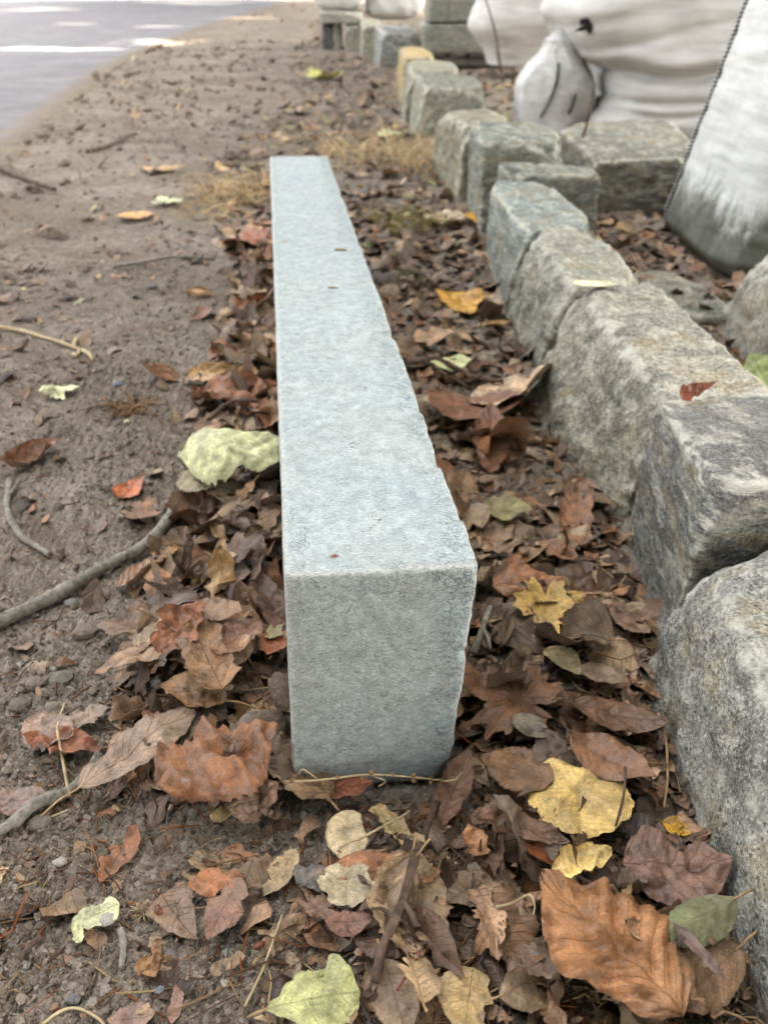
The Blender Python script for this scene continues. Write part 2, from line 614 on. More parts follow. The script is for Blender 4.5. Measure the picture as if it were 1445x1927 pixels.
def litter(x, y):
    """how thickly leaves cover the soil, 0..1"""
    x, y = np.asarray(x, float), np.asarray(y, float)
    n = fbm(np.stack([x * 7, y * 5, 0 * x], 1), 3, 91) * 0.075
    dl = block_left(y) - x + n
    wid = np.interp(y, [0.3, 0.6, 0.8, 1.2, 2.0, 2.6, 4.0, 8.0], [0.10, 0.21, 0.19, 0.15, 0.12, 0.15, 0.32, 0.75])
    d = 1 - sstep(wid * 0.55, wid * 1.15, dl)
    # thin cover over the bare soil
    d = np.maximum(d, 0.09)
    # soil showing at the near left
    d = np.where((y < 0.5) & (x < -0.02), np.minimum(d, np.maximum(0.12, sstep(-0.13, 0.02, x + n * 1.2 + (y - 0.36) * 0.25))), d)
    return np.clip(d, 0, 1)


def ground_h(x, y):
    """height of the soil sheet"""
    x, y = np.asarray(x, float).ravel(), np.asarray(y, float).ravel()
    z = np.zeros_like(x)
    p = np.stack([x, y, z], 1)
    h = 0.010 * fbm(p * 3.1, 3, 11) * sstep(60, 8, y)
    h += 0.006 * fbm(p * 14, 3, 21)
    h -= 0.016 * np.exp(-((x + 0.005) / 0.11) ** 4 - ((y - 0.50) / 0.055) ** 2)      # scraped hollow at the block's foot
    # clods: coarse in patches, finer elsewhere
    patch = sstep(-0.15, 0.35, fbm(p * 6.0, 2, 33))
    jig = np.stack([noise3(p * 70, 5), noise3(p * 70, 6)], 1) * 0.35
    near = sstep(2.2, 1.2, y)
    h += near * patch * 0.0060 * np.clip(1 - worley(p[:, :2] * 70 + jig, 3) * 1.35, 0, 1)
    h += near * 0.0034 * np.clip(1 - worley(p[:, :2] * 140 + jig, 4) * 1.35, 0, 1)
    h += near * 0.0016 * noise3(p * 330, 44)
    h += (1 - near) * 0.006 * fbm(p * 26, 3, 55)
    # under the road the soil is level
    off = sstep(0.12, -0.12, x - road_x(y)) * (y > 3.0)
    return h * (1 - off) - 0.03 * off


def spacing(lo, hi, step, growth, limit_lo, limit_hi):
    """coordinates: even from lo to hi, then growing out to the limits"""
    c = list(np.arange(lo, hi, step))
    s = step
    while c[-1] < limit_hi:
        s *= growth
        c.append(c[-1] + s)
    s = step
    d = []
    q = lo
    while q > limit_lo:
        s *= growth
        q -= s
        d.append(q)
    return np.array(d[::-1] + c)


gx = spacing(-0.56, 0.34, 0.0021, 1.10, -260, 260)
gy = [0.27]
while gy[-1] < 900:
    gy.append(gy[-1] + 0.0016 * (gy[-1] / 0.3) ** 1.45)
back = 0.27 - 0.004 * np.cumsum(1.25 ** np.arange(34))
gy = np.concatenate([back[::-1][back[::-1] > -60], gy])
X, Y = np.meshgrid(gx, gy, indexing='ij')
Z = ground_h(X, Y)
g_verts = np.stack([X.ravel(), Y.ravel(), Z], 1)
ground = make_mesh("ground", g_verts, grid_faces(len(gx), len(gy))[:, ::-1][:, [0, 1, 2, 3]], M_SOIL)
tag(ground, "grey brown bare crumbly soil", None, None, "structure")

# road: a sheet with a ragged near edge
ry = np.concatenate([np.arange(3.2, 14, 0.06), np.geomspace(14, 850, 90)])
rx = road_x(ry) + 0.05 * fbm(np.stack([ry * 3, ry * 0, ry * 0], 1), 4, 8) + np.where(ry > 66, -(ry - 66) * 0.2, 0)
cols = np.array([0, 0.02, 0.15, 0.3, 0.6, 1.0, 1.6, 3.5, 9.0, 22.0])
RX = rx[:, None] - cols[None, :] * (1 + 0 * rx[:, None])
RZ = np.where(cols[None, :] == 0, -0.012, 0.0035) + 0 * RX
RX = RX + np.where(cols[None, :] < 0.1, 0.10, 0)
rv = np.stack([RX.ravel(), np.repeat(ry, len(cols)), RZ.ravel()], 1)
dust = np.tile(np.interp(cols, [0.0, 0.15, 0.3, 0.6, 1.0], [0.9, 0.42, 0.2, 0.0, 0.0])[None], (len(ry), 1)).ravel()
road = make_mesh("road", rv, grid_faces(len(ry), len(cols)), M_ROAD, True, None, np.repeat(dust[:, None], 3, 1))
tag(road, "pale dusty asphalt lane", None, None, "structure")


# ------------------------------------------------------------------ hexahedral stones
def hexa(c8, n, rad, seed=0):
    """surface lattice of a box given by corners ordered (x-,y-,z-),(x+,y-,z-),(x-,y+,z-),(x+,y+,z-), then z+;
    rounded by rad (m, may vary); returns verts, quads, unit cube coordinates, edge nearness"""
    c8 = np.asarray(c8, float)
    nx, ny, nz = n
    idx = {}
    pts = []

    def vid(i, j, k):
        t = (i, j, k)
        if t not in idx:
            idx[t] = len(pts)
            pts.append(t)
        return idx[t]
    faces = []
    for i in range(nx):
        for j in range(ny):
            faces.append((vid(i, j, nz), vid(i + 1, j, nz), vid(i + 1, j + 1, nz), vid(i, j + 1, nz)))
            faces.append((vid(i, j, 0), vid(i, j + 1, 0), vid(i + 1, j + 1, 0), vid(i + 1, j, 0)))
    for i in range(nx):
        for k in range(nz):
            faces.append((vid(i, 0, k), vid(i + 1, 0, k), vid(i + 1, 0, k + 1), vid(i, 0, k + 1)))
            faces.append((vid(i, ny, k), vid(i, ny, k + 1), vid(i + 1, ny, k + 1), vid(i + 1, ny, k)))
    for j in range(ny):
        for k in range(nz):
            faces.append((vid(0, j, k), vid(0, j, k + 1), vid(0, j + 1, k + 1), vid(0, j + 1, k)))
            faces.append((vid(nx, j, k), vid(nx, j + 1, k), vid(nx, j + 1, k + 1), vid(nx, j, k + 1)))
    L = np.array(pts, float)
    U = L / np.array([nx, ny, nz])
    dims = np.array([np.linalg.norm(c8[1] - c8[0]), np.linalg.norm(c8[2] - c8[0]), np.linalg.norm(c8[4] - c8[0])])
    P = (U - 0.5) * dims
    r = rad(U, P) if callable(rad) else np.full(len(U), rad)
    r = np.minimum(r, dims.min() * 0.48)
    inner = np.clip(P, -(dims / 2 - r[:, None]), dims / 2 - r[:, None])
    d = P - inner
    ln = np.linalg.norm(d, axis=1)
    N = d / (ln[:, None] + 1e-9)
    Q = inner + N * np.minimum(ln, r)[:, None]
    edge_d = np.sort(dims / 2 - np.abs(P), axis=1)[:, 1]      # distance to the nearest arris
    V = Q / dims + 0.5
    a, b, c = V[:, 0:1], V[:, 1:2], V[:, 2:3]
    W = ((1 - a) * (1 - b) * (1 - c) * c8[0] + a * (1 - b) * (1 - c) * c8[1] + (1 - a) * b * (1 - c) * c8[2] + a * b * (1 - c) * c8[3]
         + (1 - a) * (1 - b) * c * c8[4] + a * (1 - b) * c * c8[5] + (1 - a) * b * c * c8[6] + a * b * c * c8[7])
    return W, np.array(faces), U, edge_d, N


def vnormals(V, F):
    n = np.zeros_like(V)
    fn = np.cross(V[F[:, 2]] - V[F[:, 0]], V[F[:, 3]] - V[F[:, 1]])
    for k in range(4):
        np.add.at(n, F[:, k], fn)
    return n / (np.linalg.norm(n, axis=1, keepdims=True) + 1e-12)


# the long cut block: worn arrises, chips along the right top edge, broken foot
def block_rad(U, P):
    along = np.stack([U[:, 1] * 30, U[:, 0] * 2, U[:, 2] * 5], 1)
    r = 0.0032 + 0.0012 * noise3(along * 2.0, 3)
    right = (U[:, 0] > 0.5) & (U[:, 2] > 0.5)
    r = np.where(right, 0.0042 + 0.0016 * fbm(along * 1.6, 3, 9) + 0.003 * sstep(0.45, 0.75, noise3(along * 1.1, 12)), r)
    rv_ = (U[:, 0] > 0.5) & (U[:, 2] <= 0.5)
    r = np.where(rv_, 0.006 + 0.003 * noise3(along + U[:, 2:3] * 9, 15) + 0.018 * sstep(0.22, 0.0, U[:, 2]), r)
    return np.clip(r, 0.0015, 0.03)


zb = -0.012
c8 = [BNL + (-0.008, 0.004, zb - BLK_TOP), BNR + (-0.013, 0.004, zb - BLK_TOP), BFL + (-0.008, 0, zb - BLK_TOP), BFR + (-0.012, 0, zb - BLK_TOP), BNL, BNR, BFL, BFR]
V, F, U, ED, N0 = hexa(c8, (64, 300, 92), block_rad)
N = vnormals(V, F)
pl = V * np.array([1, 1, 1])
disp = 0.0007 * fbm(pl * 60, 3, 71) + 0.0005 * noise3(pl * 240, 72) + 0.0006 * noise3(pl * 14, 73)
# rough split right side and scattered spalls close to the arrises
rough = sstep(0.9, 1.0, U[:, 0])
disp += rough * 0.0012 * fbm(pl * 45, 4, 74)
spall = sstep(0.30, 0.62, fbm(pl * 55, 3, 75)) * sstep(0.02, 0.004, ED)
disp -= spall * 0.0026 * sstep(0.1, 0.5, noise3(pl * 23, 78))
big = sstep(0.52, 0.75, fbm(pl * np.array([16, 9, 16]), 2, 76)) * sstep(0.035, 0.0, ED) * (U[:, 0] > 0.5)
disp -= big * 0.0012 * sstep(0.53, 0.75, pl[:, 1])
for yn, dep, wdt in ((0.684, 0.0048, 0.016), (0.590, 0.0024, 0.008), (0.802, 0.0030, 0.012), (1.02, 0.0038, 0.012), (1.47, 0.004, 0.016)):
    # broken steps along the right arris: sharp on the near side, running out on the far side
    dy_ = pl[:, 1] - yn
    step = np.where(dy_ > 0, np.exp(-dy_ / (wdt * 2.2)), np.exp(-(dy_ / 0.003) ** 2))
    disp -= dep * step * (U[:, 0] > 0.5) * sstep(0.030, 0.004, ED) * (U[:, 2] > 0.5)
V = V + N * disp[:, None]
wear = np.zeros((len(V), 3))
wear[:, 0] = np.clip(sstep(0.03, 0.0, ED) + sstep(0.72, 0.95, U[:, 0]) * 0.8, 0, 1) * (0.4 + 0.6 * (U[:, 0] > 0.5))
wear[:, 1] = sstep(0.006, 0.0015, ED) * np.where((U[:, 0] > 0.97) , 0.15, 1)
wear[:, 2] = sstep(0.22, 0.06, U[:, 2]) * 0.8
b_loc = np.array([*((BNL + BNR + BFL + BFR) / 4)[:2], 0.0])
block = make_mesh("stone_block", V, F, M_BLOCK, True, None, wear, b_loc)
tag(block, "long pale bluish grey cut stone block lying lengthwise, its square end nearest", "stone block")


def rock(name, label, c8, n, rad, tint, seed, amp=1.0, mat=None, group=None, face=1.0, cat="stone", facet=1.0):
    def rf(U, P):
        q = P * 11 + seed * 3.7
        return np.clip(rad * 0.42 * (1 + 0.7 * noise3(q, seed) + 0.35 * noise3(q * 2.7, seed + 1)), 0.003, 1)
    V, F, U, ED, N0 = hexa(c8, n, rf)
    # split faces: knock corners and arrises off along flat planes
    fr_ = np.random.default_rng(seed)
    cen = V.mean(0)
    dm = np.ptp(V, axis=0)
    for _k in range(11):
        nn_ = fr_.normal(size=3)
        nn_[2] = abs(nn_[2]) * 0.45
        nn_ = np.sign(nn_) * np.abs(nn_) ** 0.6 / dm
        nn_ /= np.linalg.norm(nn_)
        sgn = (V - cen) @ nn_
        lim = sgn.max() - (sgn.max() - np.quantile(sgn, 0.90)) * fr_.uniform(0.1, 0.7) * facet * 0.6
        V = V - np.maximum(sgn - lim, 0)[:, None] * nn_
    N = vnormals(V, F)
    q = V + seed * 5.31
    # broad planes broken by ridges, then grain
    low = fbm(q * 6, 2, seed)
    ridg = 1 - np.abs(fbm(q * 15, 3, seed + 2)) * 2
    wl = np.abs(noise3(q * np.array([34, 12, 34]), seed + 5))
    d = amp * (0.008 * low + 0.005 * ridg * face + 0.005 * fbm(q * 38, 3, seed + 3) + 0.0022 * fbm(q * 110, 2, seed + 4) - 0.003 * wl)
    top = sstep(0.9, 1.0, U[:, 2])
    d = d * (1 - 0.6 * top)
    chip = sstep(0.2, 0.6, fbm(q * 22, 3, seed + 6)) * sstep(0.03, 0.0, ED)
    d -= amp * 0.009 * chip
    V = V + N * d[:, None]
    e = np.zeros((len(V), 3))
    e[:, 0] = np.clip(sstep(rad * 0.9 + 0.008, 0.0, ED) * 0.9 + 0.3 * sstep(0.3, 0.6, noise3(q * 30, seed + 8)), 0, 1)
    loc = np.array([V[:, 0].mean(), V[:, 1].mean(), 0.0])
    o = make_mesh(name, V, F, mat or M_ROCK, True, None, e, loc)
    o.color = (*[float(t) for t in lin(tint)], 1)
    return tag(o, label, cat, group)


ROW = "rough stones set end to end in a row"


def box8(x0, x1, y0, y1, z0, z1, lean=0.0, yaw=0.0, tops=(0, 0, 0, 0), inset=0.0):
    """corners of an upright box turned by yaw; tops: extra height of the four top corners; lean: top shifted in x"""
    cx, cy = (x0 + x1) / 2, (y0 + y1) / 2
    out = []
    for z in (z0, z1):
        for k, (x, y) in enumerate(((x0, y0), (x1, y0), (x0, y1), (x1, y1))):
            dx, dy = x - cx, y - cy
            s_ = 1 - (inset if z == z1 else 0)
            dx, dy = dx * s_, dy * s_
            c_, s2 = math.cos(yaw), math.sin(yaw)
            out.append((cx + dx * c_ - dy * s2 + (lean if z == z1 else 0), cy + dx * s2 + dy * c_, z + (tops[k] if z == z1 else 0)))
    return np.array(out)


# nearest first; left faces stand along left_row()
rock("rough_stone", "pale speckled grey stone nearest the viewer, cut off by the picture's edge",
     np.array([(0.262, 0.16, -0.03), (0.60, 0.16, -0.03), (0.272, 0.665, -0.03), (0.60, 0.70, -0.03),
               (0.284, 0.16, 0.165), (0.60, 0.16, 0.20), (0.306, 0.660, 0.160), (0.60, 0.71, 0.225)]), (60, 80, 44), 0.016, (156, 154, 144), 3, 0.9, facet=0.5)
rock("rough_stone", "dark topped square stone with white streaks, second from the near end",
     np.array([(0.300, 0.685, -0.03), (0.58, 0.70, -0.03), (0.335, 0.965, -0.03), (0.60, 0.99, -0.03),
               (0.318, 0.685, 0.222), (0.60, 0.70, 0.232), (0.350, 0.975, 0.182), (0.62, 1.0, 0.19)]), (60, 60, 60), 0.012, (124, 122, 116), 11, 0.8, M_SLATE, facet=0.4)
rock("rough_stone", "largest buff topped stone with a rounded bulging side, third from near end",
     np.array([(0.325, 0.985, -0.03), (0.53, 1.00, -0.03), (0.232, 1.36, -0.03), (0.50, 1.46, -0.03),
               (0.362, 0.985, 0.172), (0.515, 1.00, 0.18), (0.345, 1.45, 0.192), (0.490, 1.46, 0.185)]), (56, 80, 50), 0.018, (158, 152, 134), 23, 1.2, facet=0.8)
rock("rough_stone", "flat topped greenish buff stone just behind the largest buff one",
     np.array([(0.280, 1.49, -0.03), (0.50, 1.50, -0.03), (0.285, 1.83, -0.03), (0.50, 1.84, -0.03),
               (0.345, 1.50, 0.172), (0.480, 1.52, 0.170), (0.305, 1.84, 0.190), (0.455, 1.86, 0.19)]), (40, 50, 40), 0.022, (156, 153, 136), 31, 1.2)
rock("rough_stone", "blue grey slaty stone with a sharp pale edge, fifth from near end",
     np.array([(0.272, 1.86, -0.03), (0.46, 1.87, -0.03), (0.290, 2.36, -0.03), (0.45, 2.38, -0.03),
               (0.300, 1.86, 0.185), (0.475, 1.86, 0.185), (0.282, 2.38, 0.188), (0.44, 2.40, 0.186)]), (36, 50, 36), 0.010, (150, 156, 148), 41, 1.0, M_SLATE)
rock("rough_stone", "thin grey slab standing just behind the blue grey slaty stone",
     np.array([(0.330, 2.42, -0.03), (0.60, 2.44, -0.03), (0.330, 2.56, -0.03), (0.60, 2.58, -0.03),
               (0.330, 2.42, 0.205), (0.60, 2.44, 0.185), (0.330, 2.56, 0.21), (0.60, 2.58, 0.19)]), (36, 20, 30), 0.010, (136, 138, 126), 47, 0.8, M_SLATE)
rock("rough_stone", "flat grey stone between the thin slab and the shaggy brownish stone",
     np.array([(0.290, 2.60, -0.03), (0.53, 2.60, -0.03), (0.290, 3.02, -0.03), (0.55, 3.05, -0.03),
               (0.285, 2.60, 0.250), (0.53, 2.60, 0.240), (0.290, 3.05, 0.255), (0.57, 3.10, 0.24)]), (34, 40, 34), 0.014, (140, 142, 130), 53, 0.9, M_SLATE)
rock("rough_stone", "shaggy brownish rounded stone with dry grass at its foot",
     np.array([(0.255, 3.05, -0.03), (0.46, 3.10, -0.03), (0.200, 3.55, -0.03), (0.44, 3.62, -0.03),
               (0.262, 3.05, 0.250), (0.45, 3.10, 0.245), (0.195, 3.55, 0.225), (0.43, 3.62, 0.23)]), (34, 44, 34), 0.045, (146, 138, 114), 61, 1.4)
rock("rough_stone", "pale grey green stone with a notched top behind the shaggy brownish one",
     np.array([(0.150, 4.40, -0.03), (0.50, 4.45, -0.03), (0.140, 4.80, -0.03), (0.50, 4.85, -0.03),
               (0.185, 4.42, 0.235), (0.49, 4.45, 0.215), (0.150, 4.85, 0.27), (0.49, 4.90, 0.24)]), (30, 34, 30), 0.03, (152, 152, 132), 67, 1.3)
rock("rough_stone", "grey green lumpy stone touching the yellow one",
     np.array([(0.105, 5.05, -0.03), (0.42, 5.10, -0.03), (0.120, 5.85, -0.03), (0.42, 5.90, -0.03),
               (0.130, 5.05, 0.255), (0.42, 5.10, 0.25), (0.150, 5.85, 0.26), (0.42, 5.90, 0.25)]), (28, 34, 26), 0.03, (150, 148, 126), 71, 1.3)
rock("rough_stone", "yellow ochre stone, the only yellow one of the row",
     np.array([(0.110, 6.0, -0.03), (0.36, 6.05, -0.03), (0.105, 7.2, -0.03), (0.30, 7.25, -0.03),
               (0.130, 6.0, 0.265), (0.36, 6.05, 0.255), (0.110, 7.2, 0.26), (0.30, 7.25, 0.26)]), (26, 34, 24), 0.02, (196, 168, 106), 79, 0.8)
rock("rough_stone", "large bluish grey stone beyond the yellow one",
     np.array([(-0.06, 8.9, -0.03), (0.34, 8.9, -0.03), (-0.10, 10.2, -0.03), (0.34, 10.2, -0.03),
               (-0.03, 8.9, 0.30), (0.34, 8.9, 0.27), (-0.09, 10.2, 0.32), (0.3, 10.2, 0.3)]), (26, 30, 24), 0.04, (138, 142, 140), 83, 1.4)
rock("rough_stone", "pale yellowish stone left of the large bluish grey one",
     np.array([(-0.25, 10.3, -0.03), (-0.03, 10.3, -0.03), (-0.28, 11.6, -0.03), (-0.05, 11.6, -0.03),
               (-0.23, 10.3, 0.30), (-0.03, 10.3, 0.30), (-0.28, 11.6, 0.34), (-0.05, 11.6, 0.32)]), (22, 26, 22), 0.03, (164, 160, 138), 87, 1.2)
rock("rough_stone", "small square pale stone below the far sacks",
     np.array([(-0.47, 11.4, -0.03), (-0.27, 11.4, -0.03), (-0.47, 12.0, -0.03), (-0.27, 12.0, -0.03),
               (-0.47, 11.4, 0.25), (-0.27, 11.4, 0.26), (-0.47, 12.0, 0.27), (-0.27, 12.0, 0.27)]), (20, 20, 20), 0.025, (160, 158, 140), 91, 1.0)
rock("rough_stone", "narrow upright pale stone at the far end of the row",
     np.array([(-0.62, 11.6, -0.03), (-0.53, 11.6, -0.03), (-0.62, 12.2, -0.03), (-0.53, 12.2, -0.03),
               (-0.62, 11.6, 0.29), (-0.53, 11.6, 0.29), (-0.62, 12.2, 0.29), (-0.53, 12.2, 0.29)]), (12, 16, 20), 0.02, (156, 152, 132), 95, 0.9)
rock("dark_slab", "dark blue upright slab at the far left end of the stones",
     np.array([(-0.76, 11.6, -0.03), (-0.64, 11.6, -0.03), (-0.76, 12.2, -0.03), (-0.64, 12.2, -0.03),
               (-0.76, 11.6, 0.29), (-0.64, 11.6, 0.29), (-0.76, 12.2, 0.29), (-0.64, 12.2, 0.29)]), (12, 16, 20), 0.012, (66, 70, 88), 97, 0.6, M_SLATE)
rock("cap_slab", "flat pale slab lying across the far upright stones",
     np.array([(-0.78, 11.5, 0.285), (-0.26, 11.5, 0.285), (-0.78, 12.4, 0.285), (-0.26, 12.4, 0.285),
               (-0.78, 11.5, 0.40), (-0.26, 11.5, 0.39), (-0.78, 12.4, 0.41), (-0.26, 12.4, 0.40)]), (26, 24, 10), 0.02, (164, 162, 148), 99, 0.7)
# stones behind the row
rock("rough_stone", "broad dark ended layered stone in front of the creased white bag",
     np.array([(0.69, 2.90, -0.03), (1.06, 2.86, -0.03), (0.66, 3.62, -0.03), (1.12, 3.60, -0.03),
               (0.685, 2.90, 0.165), (1.04, 2.86, 0.178), (0.665, 3.64, 0.175), (1.12, 3.60, 0.195)]), (60, 50, 34), 0.014, (136, 134, 120), 103, 1.3, M_SLATE)
rock("rough_stone", "pale rounded stone right of the largest buff one",
     np.array([(0.690, 1.40, -0.03), (1.0, 1.40, -0.03), (0.735, 1.80, -0.03), (1.0, 1.85, -0.03),
               (0.720, 1.42, 0.195), (1.0, 1.42, 0.23), (0.79, 1.80, 0.15), (1.0, 1.82, 0.17)]), (40, 40, 34), 0.035, (160, 156, 142), 113, 1.3)
rock("flat_stone", "low flat grey stone sunk in leaves under the mouldy bag",
     np.array([(0.62, 1.78, -0.05), (0.80, 1.74, -0.05), (0.60, 2.12, -0.05), (0.76, 2.10, -0.05),
               (0.63, 1.79, 0.022), (0.79, 1.75, 0.02), (0.61, 2.11, 0.026), (0.75, 2.09, 0.026)]), (30, 34, 10), 0.015, (132, 130, 114), 117, 0.7)


# ------------------------------------------------------------------ bags
def bag_surface(cx, cy, rx, ry_, z0, z1, prof, nt=160, nz=110, power=3.2, t0=0.0, t1=2 * np.pi, extra=None):
    """a filled bulk bag: super-elliptic rings; prof(h)->scale; extra(theta,h,P)->outward push (m)"""
    th = np.linspace(t0, t1, nt)
    h = np.linspace(0, 1, nz)
    T, Hh = np.meshgrid(th, h, indexing='ij')
    ct, st = np.cos(T), np.sin(T)
    rr = 1.0 / (np.abs(ct) ** power + np.abs(st) ** power) ** (1 / power)
    s_ = prof(Hh)
    x = cx + rx * rr * ct * s_
    y = cy + ry_ * rr * st * s_
    z = z0 + (z1 - z0) * Hh
    if extra is not None:
        e = extra(T, Hh, np.stack([x.ravel(), y.ravel(), z.ravel()], 1)).reshape(T.shape)
        x = x + ct * e
        y = y + st * e
    P = np.stack([x.ravel(), y.ravel(), z.ravel()], 1)
    uv = np.stack([T.ravel() / (2 * np.pi), Hh.ravel() * (z1 - z0) / (2 * np.pi * rx)], 1)
    # close the top by a flat-ish lid
    F = grid_faces(nt, nz)
    return P, F, uv


M_SACK_M = m_sack("mouldy_white_weave", (226, 224, 218), 0.22)
M_SACK_W = m_sack("creased_white_weave", (218, 214, 206))


def lid(name, P, nt, nz, z, mat, parent):
    ring = P.reshape(nt, nz, 3)[:, -1]
    c = ring.mean(0) + (0, 0, 0.06)
    v = np.concatenate([ring, [c]])
    f = np.array([(i, (i + 1) % nt, nt) for i in range(nt - 1)])
    o = make_mesh(name, v, f, mat, True, np.stack([v[:, 0], v[:, 1]], 1), None, c)
    return part(o, parent)


# mouldy bag, right
mb = empty("bulk_bag", (1.40, 2.38, 0))
tag(mb, "white woven bag with black stitched seam and dark mould around its foot", "bulk bag", "white woven bulk bags")


def mb_prof(h):
    return np.where(h < 0.05, 0.90 + 0.10 * np.sqrt(np.clip(h / 0.05, 0, 1)), 1 - 0.40 * (h - 0.05))


def mb_extra(T, H, P):
    q = P
    e = 0.012 * fbm(q * 4, 3, 201) + 0.006 * fbm(q * np.array([5, 5, 26]), 3, 202) + 0.0025 * fbm(q * np.array([10, 10, 90]), 2, 203)
    return e


P, F, uv = bag_surface(1.375, 2.38, 0.53, 0.35, -0.01, 1.05, mb_prof, 220, 120, 6.0, extra=mb_extra)
body = make_mesh("bag_body", P, F, M_SACK_M, True, uv, None, (1.40, 2.38, 0))
part(body, mb)
lid("bag_top", P, 220, 120, 1.05, M_SACK_M, mb)
# overlock seam down the left flank: short black stitches over a narrow fold
G = P.reshape(220, 120, 3)
pxs, pys = proj(G[:, :, 0], G[:, :, 1], G[:, :, 2])
seam = []
for k in range(2, 85):
    row = G[:, k]
    front = np.where((row[:, 0] < 1.40) & (row[:, 1] < 3.2))[0]
    j = front[np.argmin(pxs[front, k])]
    seam.append(row[j])
seam = np.array(seam)
seam[:, 0] = np.convolve(np.pad(seam[:, 0], 4, 'edge'), np.ones(9) / 9, 'valid')
seam[:, 1] = np.convolve(np.pad(seam[:, 1], 4, 'edge'), np.ones(9) / 9, 'valid')
v, f = tube(seam + (-0.002, -0.006, 0), 0.008, 8)
sf = part(make_mesh("seam_fold", v, f, M_SACK_W, True, v[:, [0, 2]], None, seam[0]), mb)
st = []
ss = spline(seam[::5], 420)
for k in range(0, len(ss) - 6, 6):
    a, b = ss[k] + (-0.013, -0.014, 0), ss[k + 3] + (0.008, -0.017, 0.002)
    st.append(tube(np.array([a, (a + b) / 2 + (-0.002, -0.003, 0), b]), 0.0030, 5))
v, f = join(st)
so = make_mesh("stitching", v, f, M_THREAD, True, None, None, seam[0])
so.parent = sf
so.location = (0, 0, 0)

# creased bag, middle
wb = empty("bulk_bag", (1.60, 4.75, 0))
tag(wb, "largest creased white bag with a small black tear and a bulging corner", "bulk bag", "white woven bulk bags")


def wb_prof(h):
    return 0.93 + 0.07 * np.exp(-((h - 0.5) / 0.3) ** 2) - 0.07 * np.exp(-(h / 0.05) ** 2)


def wb_extra(T, H, P):
    q = P
    z = P[:, 2]
    x = P[:, 0]
    xr = x - 0.88
    # deep folds that fan out from the pinched left corner
    e = np.zeros(len(P))
    for zc, slope, dep, wd, nn in ((0.27, 0.08, 0.050, 0.030, 1), (0.19, 0.03, 0.016, 0.018, 2), (0.36, 0.20, 0.010, 0.022, 3), (0.12, 0.05, 0.014, 0.018, 4), (0.46, 0.26, 0.007, 0.022, 5)):
        zz = zc + slope * xr + 0.03 * noise3(np.stack([x * 3, 0 * x, 0 * x + nn], 1), 210)
        e -= dep * np.exp(-((z - zz) / wd) ** 2) * np.clip(1.15 - 0.5 * xr, 0.25, 1.1)
        e += dep * 0.45 * np.exp(-((z - zz - wd * 2.1) / (wd * 1.3)) ** 2)
    left = sstep(1.23, 0.88, x)
    e += left * 0.09 * np.exp(-((z - 0.55) / 0.12) ** 2) - left * 0.16 * np.exp(-((z - 0.22) / 0.13) ** 2)
    qd = np.stack([q[:, 0] * 2.2, q[:, 1] * 2, (q[:, 2] - 0.35 * q[:, 0]) * 9], 1)
    e += 0.014 * fbm(q * 2.2, 2, 211) + 0.009 * fbm(qd, 3, 212) + 0.004 * fbm(q * 14, 2, 213)
    return e


P, F, uv = bag_surface(1.60, 4.75, 0.70, 0.62, 0.0, 1.0, wb_prof, 260, 170, 4.0, extra=wb_extra)
part(make_mesh("bag_body", P, F, M_SACK_W, True, uv, None, (1.60, 4.75, 0)), wb)
lid("bag_top", P, 260, 170, 1.0, M_SACK_W, wb)
G = P.reshape(260, 170, 3)


def on_bag(G, px, py):
    """the bag's surface point seen at that place"""
    a, b = proj(G[:, :, 0], G[:, :, 1], G[:, :, 2])
    d = (a - px) ** 2 + (b - py) ** 2 + 40 * np.maximum(G[:, :, 1] - G[:, :, 1].mean(), 0) * 1e3
    return G.reshape(-1, 3)[np.argmin(d)]


c = on_bag(G, 1110, 48)
th = np.linspace(0, 2 * np.pi, 40, endpoint=False)
rr = 0.042 * (1 + 0.5 * noise3(np.stack([np.cos(th) * 2, np.sin(th) * 2, th * 0], 1), 5) + 0.35 * noise3(np.stack([np.cos(th) * 6, np.sin(th) * 6, th * 0], 1), 6))
v = np.concatenate([[c + (0, -0.012, 0)], np.stack([c[0] + rr * np.cos(th) * 1.15, np.full(40, c[1] - 0.010), c[2] + rr * np.sin(th) * 0.7], 1),
                    np.stack([c[0] + rr * np.cos(th) * 0.95, np.full(40, c[1] + 0.03), c[2] + rr * np.sin(th) * 0.6], 1)])
f = [(0, 1 + i, 1 + (i + 1) % 40) for i in range(40)] + [(1 + i, 41 + i, 41 + (i + 1) % 40, 1 + (i + 1) % 40) for i in range(40)]
part(make_mesh("tear", v, f, M_THREAD, False, None, None, c), wb)


def cloth(name, cols, mat, parent, seed, thick=0.006):
    """a bunched flap lofted through columns of world points"""
    C = np.array([spline(c_, 30) for c_ in cols])
    C = np.array([spline(C[:, k], 40) for k in range(C.shape[1])])
    n0, n1 = C.shape[:2]
    V = C.reshape(-1, 3).copy()
    V += np.stack([0.3 * noise3(V * 9, seed), noise3(V * 9, seed + 1), 0.2 * noise3(V * 9, seed + 2)], 1) * 0.02
    F = grid_faces(n0, n1)
    uv = np.stack([np.repeat(np.linspace(0, 0.06, n0), n1), np.tile(np.linspace(0, 0.06, n1), n0)], 1)
    o = make_mesh(name, V, F, mat, True, uv, None, V.mean(0))
    md = o.modifiers.new("thickness", 'SOLIDIFY')
    md.thickness = thick
    part(o, parent)
    return V.reshape(n0, n1, 3)


def pt(px, py, Yd):
    return at_y(px, py, Yd)


# a half empty sack slumped between the two bags
sl_c = (0.845, 4.60, 0.0)
sl = empty("slumped_sack", sl_c)
tag(sl, "small half empty crumpled white sack with a dark strap, slumped between two bulk bags", "sack")


